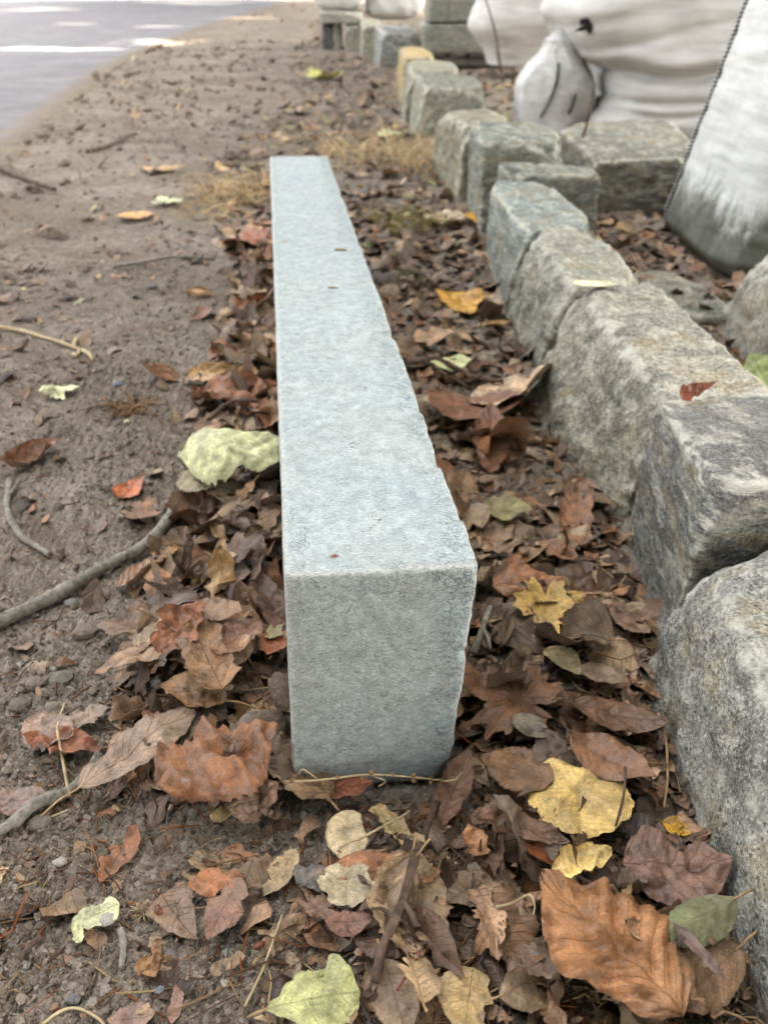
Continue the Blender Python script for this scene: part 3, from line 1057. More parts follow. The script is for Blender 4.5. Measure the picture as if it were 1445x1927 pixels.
def sl_extra(T, H, P):
    q = np.stack([P[:, 0] * 7 + P[:, 2] * 3.5, P[:, 1] * 7, P[:, 2] * 2.2 - P[:, 0] * 2], 1)
    r1 = 1 - np.abs(noise3(q, 261))
    r2 = 1 - np.abs(noise3(q * 2.1 + 5, 262))
    return 0.026 * (r1 ** 2 - 0.6) + 0.010 * (r2 ** 3 - 0.4) + 0.01 * fbm(P * 14, 2, 263) - 0.05 * sstep(0.5, 1.0, H.ravel()) * np.clip(np.cos(T.ravel() - 3.6), 0, 1)


P, F, uv = bag_surface(sl_c[0], sl_c[1], 0.20, 0.16, 0.0, 0.42, lambda h: 0.84 + 0.16 * np.sin(np.pi * np.clip(h * 0.9 + 0.15, 0, 1)) - 0.30 * sstep(0.55, 1.0, h), 120, 80, 2.4, extra=sl_extra)
part(make_mesh("bag_body", P, F, M_SACK_W, True, uv, None, sl_c), sl)
lid("bag_top", P, 120, 80, 0, M_SACK_W, sl)
GS = P.reshape(120, 80, 3)
for pth in ([(1050, 118), (1046, 150), (1034, 185), (1016, 222)], [(1082, 176), (1076, 198), (1070, 214)]):
    ps = np.array([on_bag(GS, *q_) for q_ in pth]) + (0, -0.012, 0)
    v, f = tube(spline(ps, 24), 0.006, 7, 3, 0.3)
    part(make_mesh("dark_strap", v, f, M_STRAP, True, None, None, v.mean(0)), sl)

# far bag, left, on a pallet
fb = empty("bulk_bag", (1.22, 7.95, 0))
tag(fb, "smaller smooth white bag with a pointed left corner, beside the slab stack", "bulk bag", "white woven bulk bags")


def fb_prof(h):
    return 0.70 + 0.28 * np.exp(-((h - 0.34) / 0.22) ** 2) + 0.16 * sstep(0.3, 0.7, h)


def fb_extra(T, H, P):
    return 0.03 * fbm(P * 3, 3, 221) + 0.012 * fbm(P * np.array([3, 3, 12]), 3, 222) + 0.05 * np.exp(-((H.ravel() - 0.30) / 0.12) ** 2) * np.clip(-np.cos(T.ravel()), 0, 1) ** 4


P, F, uv = bag_surface(1.22, 7.95, 0.48, 0.45, 0.10, 1.0, fb_prof, 160, 100, 3.0, extra=fb_extra)
part(make_mesh("bag_body", P, F, M_SACK_W, True, uv, None, (1.22, 7.95, 0)), fb)
lid("bag_top", P, 160, 100, 1.0, M_SACK_W, fb)

# two small bags lying on the far stones
for (cx, cy, w, hgt, z0, sd, lb) in ((-0.56, 12.1, 0.29, 0.42, 0.39, 5, "small white sack lying on the flat far slab"), (0.12, 12.3, 0.36, 0.40, 0.30, 9, "small greyish white sack between the far slab and the stack")):
    bo = empty("small_sack", (cx, cy, z0))
    tag(bo, lb, "sack", "small sacks far behind")
    P, F, uv = bag_surface(cx, cy, w, 0.25, z0, z0 + hgt, lambda h: np.sqrt(np.clip(1 - (2 * h - 1) ** 4 * 0.75, 0, 1)), 80, 50, 3.0,
                           extra=lambda T, H, P, sd=sd: 0.04 * fbm(P * 5, 3, 230 + sd))
    part(make_mesh("bag_body", P, F, M_SACK_W, True, uv, None, (cx, cy, z0)), bo)
    lid("bag_top", P, 80, 50, 0, M_SACK_W, bo)

# stack of sawn slabs on a timber pallet
SL = "sawn slabs stacked on the pallet"


def plank(name, x0, x1, y0, y1, z0, z1, mat, parent, seed):
    V, F, U, ED, N0 = hexa(box8(x0, x1, y0, y1, z0, z1), (14, 8, 4), 0.008)
    V = V + 0.004 * np.stack([noise3(V * 12, seed), noise3(V * 12, seed + 1), noise3(V * 12, seed + 2)], 1)
    o = make_mesh(name, V, F, mat, True, None, None, V.mean(0))
    return part(o, parent)


pal = empty("timber_pallet", (0.85, 9.2, 0))
tag(pal, "weathered timber pallet under the stack of sawn slabs", "pallet")
for yy in (8.75, 9.2, 9.6):
    plank("bearer", 0.42, 1.30, yy, yy + 0.09, 0.02, 0.10, M_PALLET, pal, int(yy * 10))
for k in range(5):
    plank("deck_board", 0.42 + k * 0.185, 0.42 + k * 0.185 + 0.15, 8.70, 9.72, 0.103, 0.125, M_PALLET, pal, 40 + k)
for k, (x0, x1, z0, z1, t, lb) in enumerate(((0.36, 1.28, 0.13, 0.36, (150, 152, 140), "lowest sawn grey slab on the pallet"), (0.40, 1.30, 0.375, 0.56, (146, 148, 136), "middle sawn grey slab of the stack"), (0.48, 1.32, 0.59, 0.78, (138, 142, 132), "topmost sawn grey slab of the stack"))):
    rock("sawn_slab", lb, box8(x0, x1, 8.70, 9.7, z0, z1, 0, 0.03 * (k - 1)), (30, 20, 10), 0.012, t, 301 + k, 0.35, M_SLATE, SL, cat="slab", facet=0.2)


# ------------------------------------------------------------------ trees that shade the lane, plus unseen ones added to dim the block's end
PATCHES = [(at(30, 20), 1.2), (at(75, 14), 1.6), (at(112, 18), 1.0), (at(30, 92), .30), (at(85, 93), .34), (at(268, 76), .22), (at(305, 84), .22), (at(345, 79), .2), (at(300, 50), .35),
           (at(330, 3), 3.0), (at(385, 7), 2.4), (at(475, 34), 0.7), (at(150, 45), .4), (at(205, 93), .16)]
PATCHES = [(p_, r_ * 0.55) for p_, r_ in PATCHES]
PATCHES = [(np.array([p_[0], min(p_[1], 60.0), 0.0]) if p_[1] < 60 else np.array([p_[0] * 60 / p_[1], 60.0, 0.0]), r_) for p_, r_ in PATCHES]


def tree(x, y, lean, hc, rad, seed, label):
    r_ = np.random.default_rng(seed)
    t = empty("shade_tree", (x, y, 0))
    tag(t, label, "tree", "trees shading the lane")
    top = np.array([x + lean, y, hc + 2])
    tr = spline([(x, y, -0.1), (x + 0.05, y, 2.0), (x + lean * 0.4, y + 0.2, hc * 0.6), top], 16)
    parts = [tube(tr, np.linspace(0.32, 0.06, len(tr)), 10, seed, 0.1)]
    for k in range(9):
        a = r_.uniform(0, 6.28)
        s0 = tr[int(len(tr) * r_.uniform(0.45, 0.95)) - 1]
        e0 = s0 + np.array([math.cos(a) * rad * 0.8, math.sin(a) * rad * 0.8, r_.uniform(1.0, 3.5)])
        lb_ = spline([s0, (s0 + e0) / 2 + (0, 0, 0.5), e0], 10)
        parts.append(tube(lb_, np.linspace(0.10, 0.02, len(lb_)), 6))
    v, f = join(parts)
    part(make_mesh("trunk", v, f, M_TRUNK, True, None, None, (x, y, 0)), t)
    n = 7000
    d = r_.normal(size=(n, 3))
    d /= np.linalg.norm(d, axis=1, keepdims=True)
    C = np.array([x + lean, y, hc]) + d * (r_.uniform(0, 1, (n, 1)) ** 0.42) * np.array([rad, rad, rad * 0.62]) * (1 + 0.18 * noise3(d * 2.2, seed))[:, None]
    keep = np.ones(n, bool)
    for p_, g in PATCHES:
        w = C - p_
        tt = w @ SDIR
        dist = np.linalg.norm(w - tt[:, None] * SDIR, axis=1)
        keep &= ~((dist < g * 0.9 + 0.38) & (tt > 0))
    C = C[keep]
    n = len(C)
    A = r_.normal(size=(n, 3))
    A /= np.linalg.norm(A, axis=1, keepdims=True)
    B = np.cross(A, r_.normal(size=(n, 3)))
    B /= np.linalg.norm(B, axis=1, keepdims=True)
    s_ = r_.uniform(0.35, 0.62, (n, 1)) * (rad / 9.0) ** 0.5
    W_ = r_.uniform(0.5, 0.8, (n, 1)) * s_
    nn = np.cross(A, B) * s_ * 0.25
    q = np.stack([C - A * s_, C + B * W_ + nn, C + A * s_, C - B * W_ + nn], 1).reshape(-1, 3)
    i = np.arange(n) * 4
    part(make_mesh("crown", q, np.stack([i, i + 1, i + 2, i + 3], 1), M_CANOPY, False, None, None, (x, y, 0)), t)


for k, (x, y, ln_, hc, rd, lb_) in enumerate(((9.0, 3.5, 0.4, 11.5, 8.4, "nearest leafy green tree of the line beyond the bags"), (8.6, 13.0, 0.0, 12.5, 8.6, "second leafy green tree of the line beyond the bags"),
                                              (6.0, 24.0, 0.0, 13.0, 9.5, "third leafy green tree of the line beyond the bags"), (3.0, 36.0, 0.0, 14.0, 11.0, "fourth leafy green tree of the line beyond the bags"),
                                              (0.0, 50.0, 0.0, 14.0, 12.0, "fifth leafy green tree of the line beyond the bags"), (-4.0, 66.0, 0.0, 14.0, 13.0, "farthest leafy green tree of the line beyond the bags"),
                                              (-4.6, -6.5, 0.0, 5.6, 4.8, "low unseen tree added behind the viewer as a light blocker, left"), (4.6, -6.5, 0.0, 5.6, 4.8, "low unseen tree added behind the viewer as a light blocker, right"), (0.0, -8.5, 0.0, 8.6, 6.4, "tall unseen tree added straight behind the viewer as a light blocker"))):  # last three: added out of view to cut sky light on the block's front
    tree(x, y, ln_, hc, rd, 500 + k, lb_)

# ------------------------------------------------------------------ height field for the litter
HX0, HX1, HY0, HY1, HC = -0.9, 1.1, 0.22, 3.4, 0.004
hnx, hny = int((HX1 - HX0) / HC), int((HY1 - HY0) / HC)
hx, hy = np.meshgrid(HX0 + (np.arange(hnx) + 0.5) * HC, HY0 + (np.arange(hny) + 0.5) * HC, indexing='ij')
HF = ground_h(hx, hy).reshape(hnx, hny)


def hcell(x, y):
    return np.clip(((x - HX0) / HC).astype(int), 0, hnx - 1), np.clip(((y - HY0) / HC).astype(int), 0, hny - 1)


def height(x, y):
    x, y = np.asarray(x, float), np.asarray(y, float)
    ins = (x > HX0) & (x < HX1) & (y > HY0) & (y < HY1)
    i, j = hcell(x, y)
    return np.where(ins, HF[i, j], 0.004)


STONE_BOXES = [(0.30, 0.60, 0.2, 0.66), (0.32, 0.6, 0.685, 0.97), (0.31, 0.53, 0.98, 1.25), (0.26, 0.50, 1.25, 1.47), (0.285, 0.48, 1.49, 1.84), (0.28, 0.46, 1.86, 2.38), (0.29, 0.60, 2.42, 3.04),
               (0.22, 0.45, 3.05, 3.6), (0.14, 0.5, 4.4, 4.88), (0.11, 0.42, 5.05, 7.2), (-0.09, 0.34, 8.9, 10.2), (-0.8, -0.03, 10.3, 12.4), (0.67, 1.12, 2.88, 3.62), (0.73, 1.0, 1.4, 1.82)]


def blocked(x, y, m=0.0):
    x, y = np.asarray(x, float), np.asarray(y, float)
    b = in_block(x, y, m)
    for x0, x1, y0, y1 in STONE_BOXES:
        b |= (x > x0 - m) & (x < x1 + m) & (y > y0 - m) & (y < y1 + m)
    b |= ((x > 0.86) & (y > 2.02) & (y < 2.75)) | (x < road_x(y) + 0.05) & (y > 3.2)
    return b


# ------------------------------------------------------------------ leaf blades
def blade(shape, L, wr, r_, nu=22, nv=13, tear=0.15, teeth=None):
    """flat leaf, stalk end at x=0, tip at x=L; returns verts, quads, uv"""
    sd = int(r_.integers(1e6))
    if shape in ('lobed', 'scrap', 'scallop'):
        na, nr = 84, 9
        th = np.linspace(-np.pi, np.pi, na, endpoint=False)
        if shape == 'lobed':
            k = 2.5
            lob = np.abs(np.cos(th * k * 0.92)) ** 0.8
            R = 0.34 + 0.30 * lob * (0.75 + 0.25 * np.cos(th))
            R *= 1 - 0.55 * np.exp(-((np.abs(th) - np.pi) / 0.22) ** 2)
            R *= 1 + 0.07 * np.sign(np.sin(th * 17 + sd))
            ang = np.arcsin(np.sin((th * k * 0.92))) / (np.pi / 2)
        elif shape == 'scallop':
            R = 0.50 + 0.05 * np.cos(th) - 0.16 * np.exp(-((np.abs(th) - np.pi) / 0.30) ** 2) + 0.028 * np.abs(np.sin(th * 7.5))
            ang = np.arcsin(np.sin(th * 2.2)) / (np.pi / 2)
        else:
            R = 0.46 + 0.13 * noise3(np.stack([np.cos(th) * 1.2, np.sin(th) * 1.2, 0 * th], 1), sd) + 0.05 * noise3(np.stack([np.cos(th) * 5, np.sin(th) * 5, 0 * th], 1), sd + 1)
            ang = th * 0
        jag = noise3(np.stack([np.cos(th) * 3, np.sin(th) * 3, 0 * th + 3], 1), sd + 2)
        R = R * (1 - tear * np.clip(jag * 1.8, 0, 1)) + 0.012 * noise3(np.stack([np.cos(th) * 14, np.sin(th) * 14, 0 * th], 1), sd + 3)
        if shape == 'scrap':
            # one straight broken side
            a0 = r_.uniform(-np.pi, np.pi)
            cut = r_.uniform(0.2, 0.42)
            cut = cut * (1 + 0.35 * noise3(np.stack([th * 3, 0 * th, 0 * th], 1), sd + 8) + 0.15 * noise3(np.stack([th * 11, 0 * th, 0 * th], 1), sd + 9))
            R = np.minimum(R, cut / np.clip(np.cos(th - a0), 0.05, 1))
        f = np.linspace(0, 1, nr + 1)[1:] ** 0.85
        x = 0.5 + (f[:, None] * R * np.cos(th))
        y = f[:, None] * R * np.sin(th) * wr * 1.15
        V = np.concatenate([[[0.5, 0, 0]], np.stack([x.ravel(), y.ravel(), 0 * x.ravel()], 1)])
        uu = np.concatenate([[0], np.repeat(f, na)])
        vv = np.concatenate([[0], np.tile(ang, nr)])
        if shape == 'scrap':
            uu = V[:, 0]
            vv = np.clip(V[:, 1] * 2.2 + 0.3, -1, 1)
        faces = []
        for k in range(na):
            faces.append((0, 1 + k, 1 + (k + 1) % na, 1 + (k + 1) % na))
        i, j = np.meshgrid(np.arange(nr - 1), np.arange(na), indexing='ij')
        a = (1 + i * na + j).ravel()
        b = (1 + i * na + (j + 1) % na).ravel()
        F = [(0, 1 + k, 1 + (k + 1) % na) for k in range(na)] + np.stack([a, a + na, b + na, b], 1).tolist()
        V = V * L
        return V, F, np.stack([uu, vv], 1)
    u = np.linspace(0, 1, nu)
    v = np.linspace(-1, 1, nv)
    if shape == 'beech':
        hw = (u + 1e-6) ** 0.62 * (1 - u + 1e-6) ** 0.72 * 1.86
    elif shape == 'oval':
        hw = np.sin(np.pi * np.clip(u, 0, 1) ** 0.92) ** 0.62
        hw = hw * (1 - 0.35 * sstep(0.72, 1.0, u))
    elif shape == 'tri':
        hw = np.clip(u / 0.16, 0, 1) ** 0.6 * (1 - u) ** 0.75 * 1.12
    elif shape == 'kite':
        hw = np.clip(u / 0.72, 0, 1) ** 0.85 * np.clip((1 - u) / 0.22, 0, 1) ** 0.45
    elif shape == 'strip':
        hw = np.clip(u / 0.12, 0, 1) ** 0.6 * np.clip((1 - u) / 0.2, 0, 1) ** 0.7
    else:
        hw = np.sin(np.pi * u ** 0.7) ** 0.7
    nt = teeth if teeth is not None else 13
    saw = ((u * nt) % 1.0) * 0.07 if nt else 0 * u
    side = []
    for s in (0, 1):
        nz = noise3(np.stack([u * 3.3, u * 0 + s * 7, u * 0], 1), sd) + 0.5 * noise3(np.stack([u * 9, u * 0 + s * 7, u * 0], 1), sd + 1)
        side.append(np.clip(hw * (1 + saw) * (1 - tear * np.clip(nz * 1.7, 0, 1.6)) + 0.02 * noise3(np.stack([u * 26, u * 0 + s * 5, u * 0], 1), sd + 2) * (hw > 0.2), 0.01, 2))
    U, Vv = np.meshgrid(u, v, indexing='ij')
    HW = np.where(Vv < 0, side[0][:, None], side[1][:, None])
    x = U * L + 0.05 * L * np.abs(Vv) * (0.5 - U) * 0.6
    x += (np.abs(Vv) ** 3) * 0.008 * L * noise3(np.stack([U.ravel() * 20, np.sign(Vv.ravel()), U.ravel() * 0], 1), sd + 3).reshape(U.shape)
    y = Vv * HW * L * wr * 0.5
    P = np.stack([x.ravel(), y.ravel(), 0 * x.ravel()], 1)
    return P, grid_faces(nu, nv), np.stack([U.ravel(), Vv.ravel()], 1)


def shape_blade(P, uv, L, wr, r_, fold=0.15, curl=0.6, bend=0.5, ripple=0.0, crumple=0.012, tip=0.0):
    """bend a flat blade: fold along the midrib, curl across, bend along, ripple between veins, crumple. curl and bend are total turns (rad)"""
    sd = int(r_.integers(1e6))
    P = P.copy()
    W = L * wr * 0.5
    x, y = P[:, 0] - L * 0.5, P[:, 1]
    z = fold * np.abs(y)
    z = z + ripple * L * np.cos(2 * np.pi * 8 * (uv[:, 0] - 0.24 * np.abs(uv[:, 1]))) * np.clip(np.abs(uv[:, 1]) * 2.5, 0, 1)
    q = np.stack([P[:, 0] / L * 3.2, P[:, 1] / L * 3.2, 0 * x], 1)
    z = z + crumple * L * (1.6 * noise3(q, sd) + 1.0 * noise3(q * 2.3, sd + 1) + 0.5 * noise3(q * 5.5, sd + 2))
    # edges roll unevenly
    k = curl / (2 * W) * (1 + 0.45 * noise3(np.stack([P[:, 0] / L * 2.5, np.sign(y), 0 * x], 1), sd + 4))
    k = np.where(np.abs(k) < 1e-6, 1e-6, k)
    yc, zc = np.sin(k * y) / k, (1 - np.cos(k * y)) / k
    y2, z2 = yc - z * np.sin(k * y), zc + z * np.cos(k * y)
    kb = bend / L * (1 + 0.8 * np.clip(uv[:, 0], 0, 1) * tip)
    kb = kb + 1e-6
    x3 = np.sin(kb * x) / kb - z2 * np.sin(kb * x)
    z3 = (1 - np.cos(kb * x)) / kb + z2 * np.cos(kb * x)
    return np.stack([x3, y2, z3], 1)


def rot_mat(yaw, pitch=0.0, roll=0.0):
    return np.array(Matrix.Rotation(yaw, 3, 'Z') @ Matrix.Rotation(-pitch, 3, 'Y') @ Matrix.Rotation(roll, 3, 'X'))


def settle(P, cx, cy, lift=0.0, q=0.72, soft=True, z=None):
    """lay a shaped blade on what is already there, bending it over bumps"""
    P = P.copy()
    P[:, 0] += cx
    P[:, 1] += cy
    if z is not None:
        P[:, 2] += z - P[:, 2].min()
        return P
    h = height(P[:, 0], P[:, 1])
    z0 = np.quantile(h - P[:, 2], q) + lift
    P[:, 2] += z0
    if soft:
        P[:, 2] = np.maximum(P[:, 2], h + 0.0006)
    ins = (P[:, 0] > HX0) & (P[:, 0] < HX1) & (P[:, 1] > HY0) & (P[:, 1] < HY1)
    i, j = hcell(P[ins, 0], P[ins, 1])
    cur = HF[i, j]
    np.maximum.at(HF, (i, j), np.minimum(cur + 0.75 * (P[ins, 2] - cur), cur + 0.018))
    return P


# ------------------------------------------------------------------ loose soil and leaf crumbs
BROWNS = [(140, 104, 78), (124, 90, 68), (102, 76, 60), (158, 122, 94), (136, 110, 88), (116, 94, 80), (176, 144, 112), (90, 66, 52), (152, 128, 106), (152, 102, 68), (128, 100, 74), (110, 86, 70), (168, 130, 102), (76, 56, 46)]


BROWNS = [tuple(int(0.86 * v_ + 0.14 * sum(c_) / 3) for v_ in c_) for c_ in BROWNS]


def scatter(n, y0, y1, dens, near_bias=1.6):
    """random points in the seen wedge of ground, thicker where dens is high"""
    out = []
    tot = 0
    while tot < n:
        yv = y0 * (y1 / y0) ** rng.uniform(0, 1, n * 2) if near_bias else rng.uniform(y0, y1, n * 2)
        hwid = (yv * CP + ZC * SP) / FPX * IW * 0.5 * 1.06
        xv = rng.uniform(-1, 1, n * 2) * hwid
        ok = (rng.uniform(0, 1, n * 2) < dens(xv, yv)) & ~blocked(xv, yv)
        out.append(np.stack([xv[ok], yv[ok]], 1))
        tot += ok.sum()
    return np.concatenate(out)[:n]


def crumbs(name, label, pts, size, colours, flat=0.6, bury=0.3):
    n = len(pts)
    base = np.array([(1, 0, 0), (0.45, 0.85, 0.1), (-0.6, 0.75, -0.1), (-1, -0.1, 0.1), (-0.4, -0.85, -0.1), (0.55, -0.8, 0), (0.1, 0.1, 0.9), (-0.1, 0, -0.8)], float)
    fc = []
    for k in range(6):
        fc += [(k, (k + 1) % 6, 6), ((k + 1) % 6, k, 7)]
    fc = np.array(fc)
    V = base[None] * (1 + rng.uniform(-0.38, 0.38, (n, 8, 3))) * size[:, None, None]
    V[:, :, 2] *= flat * rng.uniform(0.6, 1.3, (n, 1))
    V[:, :, 0] *= rng.uniform(0.7, 1.4, (n, 1))
    a = rng.uniform(0, 6.28, n)
    c_, s_ = np.cos(a)[:, None], np.sin(a)[:, None]
    V[:, :, 0], V[:, :, 1] = V[:, :, 0] * c_ - V[:, :, 1] * s_, V[:, :, 0] * s_ + V[:, :, 1] * c_
    t = rng.normal(0, 0.4, n)[:, None]
    V[:, :, 2] += V[:, :, 0] * t
    V[:, :, 0] += pts[:, None, 0]
    V[:, :, 1] += pts[:, None, 1]
    V[:, :, 2] += (height(pts[:, 0], pts[:, 1]) + size * flat * (0.8 - bury))[:, None]
    F = (fc[None] + 8 * np.arange(n)[:, None, None]).reshape(-1, 3)
    pal = lin(np.array(colours))
    col = pal[rng.integers(0, len(pal), n)] * rng.uniform(0.8, 1.15, (n, 1))
    o = make_mesh(name, V.reshape(-1, 3), F, M_CRUMB, False, None, np.repeat(col, 8, axis=0))
    tag(o, label, None, None, "stuff")
    return o


SOILS = [(126, 113, 97), (136, 123, 107), (116, 103, 88), (144, 131, 116), (122, 110, 96), (106, 93, 79), (150, 139, 124)]
soil_d = lambda x, y: np.clip(1.15 - litter(x, y), 0.12, 1) * (0.25 + 0.75 * sstep(-0.3, 0.4, fbm(np.stack([x * 6, y * 6, 0 * x], 1), 2, 33)))
p = scatter(27000, 0.29, 2.2, soil_d)
sz = 0.00085 * np.exp(rng.gamma(1.0, 0.36, len(p)))
crumbs("soil_crumbs", "loose crumbs of grey brown soil", p, np.clip(sz, 0.0006, 0.0045) * (0.75 + 0.4 * p[:, 1]), SOILS, 0.7)
p = scatter(500, 0.29, 1.6, soil_d)
crumbs("gravel_grains", "small pale and grey stones in the soil", p, np.clip(0.0013 * np.exp(rng.gamma(1.2, 0.4, len(p))), 0.001, 0.0045), [(146, 138, 124), (130, 123, 114), (160, 150, 132), (112, 104, 96), (172, 164, 148)], 0.7)
p = scatter(4000, 2.0, 14, lambda x, y: (0.25 + 0.75 * sstep(-0.1, 0.35, fbm(np.stack([x * 2, y * 2, 0 * x], 1), 3, 38))) * (x < 0.3))
crumbs("soil_crumbs", "clods of soil on the bare ground beyond", p, np.clip(0.0035 * np.exp(rng.gamma(1.1, 0.42, len(p))), 0.003, 0.02) * (0.6 + 0.2 * p[:, 1]), SOILS[:6], 0.5)


def scraps(name, label, pts, size, colours, tilt=0.35, lift=0.0015, raise_h=0.5, k=13):
    """broken leaf pieces, each a bent many-sided sheet"""
    n = len(pts)
    th = np.linspace(0, 2 * np.pi, k, endpoint=False)
    ph = rng.uniform(0, 6.28, (n, 4))
    R = 0.8 + 0.16 * np.cos(2 * th + ph[:, :1]) + 0.14 * np.cos(3 * th + ph[:, 1:2]) + 0.10 * np.cos(5 * th + ph[:, 2:3])
    R = R * rng.uniform(0.80, 1.12, (n, k)) * size[:, None]
    a0, cut = rng.uniform(0, 6.28, (n, 1)), rng.uniform(0.25, 1.0, (n, 1))
    R = np.minimum(R, size[:, None] * cut / np.clip(np.cos(th - a0), 0.05, 1) * rng.uniform(0.85, 1.1, (n, k)))
    asp = rng.uniform(0.45, 0.95, (n, 1))
    x, y = R * np.cos(th), R * np.sin(th) * asp
    fr = (0.4, 0.75, 1.0)
    X = np.concatenate([np.zeros((n, 1))] + [x * f for f in fr], 1)
    Yy = np.concatenate([np.zeros((n, 1))] + [y * f for f in fr], 1)
    S = size[:, None]
    Zz = 0.5 * rng.normal(0, 1, (n, 1)) / S * Yy ** 2 + 0.3 * rng.normal(0, 1, (n, 1)) / S * X ** 2 + 0.10 * rng.normal(0, 1, (n, 1)) * np.abs(Yy)
    Zz += 0.10 * S * np.cos(4.0 * X / S + ph[:, :1]) * np.cos(3.4 * Yy / S + ph[:, 3:4]) + rng.normal(0, 0.03, X.shape) * S
    Zz += X * rng.normal(0, tilt, (n, 1)) + Yy * rng.normal(0, tilt, (n, 1))
    Zz -= Zz.min(1, keepdims=True) * 0.6
    a = rng.uniform(0, 6.28, (n, 1))
    GX, GY = X * np.cos(a) - Yy * np.sin(a) + pts[:, :1], X * np.sin(a) + Yy * np.cos(a) + pts[:, 1:2]
    GZ = Zz + (height(pts[:, 0], pts[:, 1]) + lift)[:, None]
    V = np.stack([GX, GY, GZ], 2).reshape(-1, 3)
    m = 3 * k + 1
    fc = [(0, 1 + i, 1 + (i + 1) % k) for i in range(k)]
    for r in range(2):
        for i in range(k):
            j = (i + 1) % k
            o1, o2 = 1 + r * k, 1 + (r + 1) * k
            fc += [(o1 + i, o2 + i, o2 + j), (o1 + i, o2 + j, o1 + j)]
    fc = np.array(fc)
    F = (fc[None] + m * np.arange(n)[:, None, None]).reshape(-1, 3)
    pal = lin(np.array(colours))
    col = pal[rng.integers(0, len(pal), n)] * rng.uniform(0.7, 1.25, (n, 1))
    uv = np.stack([X / (S * 2.6) + 0.5 + rng.uniform(0, 1, (n, 1)), Yy / S * 0.8 + 0.35], 2).reshape(-1, 2)
    o = make_mesh(name, V, F, M_LITTER, True, uv, np.repeat(col, m, axis=0))
    tag(o, label, None, None, "stuff")
    if raise_h:
        i, j = hcell(GX.ravel(), GY.ravel())
        ins = (GX.ravel() > HX0) & (GX.ravel() < HX1) & (GY.ravel() > HY0) & (GY.ravel() < HY1)
        cur = HF[i[ins], j[ins]]
        np.maximum.at(HF, (i[ins], j[ins]), np.minimum(cur + raise_h * (GZ.ravel()[ins] - cur), cur + 0.014))
    return o


lit_d = lambda x, y: litter(x, y) ** 1.3 * np.where((y > 0.44) & (y < 0.52) & (np.abs(x) < 0.09), 0.12, 1)
p = scatter(4400, 0.29, 3.2, lit_d)
scraps("leaf_crumbs", "broken bits of brown leaf between the larger leaves", p, np.clip(0.006 * np.exp(rng.normal(0.2, 0.55, len(p))), 0.003, 0.022), BROWNS, 0.3, 0.001, 0.8, 9)
p = scatter(2600, 0.33, 3.2, lit_d)
scraps("leaf_litter", "bed of dry brown leaves under the larger ones", p, np.clip(0.017 * np.exp(rng.normal(0.1, 0.35, len(p))), 0.009, 0.036) * np.clip(0.6 + 0.45 * p[:, 1], 0.7, 1.3), BROWNS, 0.3, 0.0005, 0.95)
# far: litter runs on beyond the block
p = scatter(5600, 2.2, 45, lambda x, y: np.clip(litter(x, y), 0.05, 1) * ((x > -0.5 - 0.05 * y) | (rng.uniform(0, 1, np.shape(x)) < 0.06)))
scraps("leaf_litter", "brown leaves covering the ground beyond the long block", p, np.clip(0.028 * np.exp(rng.normal(0.1, 0.35, len(p))), 0.015, 0.07) * np.clip(0.7 + 0.05 * p[:, 1], 0.75, 3), BROWNS + [(170, 140, 104), (150, 150, 104)], 0.28, 0.002, 0, 9)
p = scatter(420, 1.2, 12, lambda x, y: (x < block_left(y) - 0.12) * (0.2 + 0.8 * sstep(0.0, 0.3, fbm(np.stack([x * 2.2, y * 1.6, 0 * x], 1), 3, 39))))
scraps("leaf_crumbs", "sparse leaf bits strewn over the bare soil", p, np.clip(0.010 * np.exp(rng.normal(0, 0.5, len(p))), 0.005, 0.03) * (0.6 + 0.2 * p[:, 1]), BROWNS + [(180, 150, 116), (170, 170, 130)], 0.35, 0.001, 0, 9)

# leaves drifted against the block's left side
dy = 0.7 + 1.7 * rng.uniform(0, 1, 620) ** 1.1
p = np.stack([block_left(dy) - 0.008 - np.interp(dy, [0.7, 1.2, 2.4], [0.16, 0.14, 0.10]) * rng.uniform(0, 1, 620) ** 1.5, dy], 1)
scraps("leaf_litter", "dry leaves drifted along the left side of the long block", p, np.clip(0.022 * np.exp(rng.normal(0.1, 0.3, len(p))), 0.012, 0.042), BROWNS + [(150, 96, 66)], 0.55, 0.002, 0.8)

# needles, stalks and slivers
p = scatter(2300, 0.29, 2.4, lambda x, y: 0.35 + 0.65 * litter(x, y))
bits = []
cols = []
for k in range(len(p)):
    ln_ = 0.006 * math.exp(rng.normal(0.7, 0.5))
    a = rng.uniform(0, 6.28)
    d = np.array([math.cos(a), math.sin(a), rng.normal(0, 0.18)]) * ln_
    c0 = np.array([p[k, 0], p[k, 1], float(height(p[k, 0], p[k, 1])) + 0.002])
    w = np.array([-d[1], d[0], 0]) * rng.normal(0, 0.25)
    v, f = tube(np.array([c0 - d, c0 + w + (0, 0, 0.001), c0 + d]), np.array([1.0, 0.9, 0.6]) * rng.uniform(0.0004, 0.0011), 4)
    bits.append((v, f))
    cc = [(150, 118, 84), (120, 90, 68), (96, 70, 54), (176, 150, 108), (140, 84, 52), (110, 104, 96)][int(rng.integers(6))]
    cols.append(np.repeat(lin(cc)[None] * rng.uniform(0.7, 1.2), len(v), axis=0))
v, f = join(bits)
tag(make_mesh("twig_litter", v, f, M_CRUMB, True, None, np.concatenate(cols)), "tiny twigs, needles and stalk slivers in the litter", None, None, "stuff")

# ------------------------------------------------------------------ fallen leaves
LEAVES = []       # (object, px, py, label or None, landmark phrase or None, words)


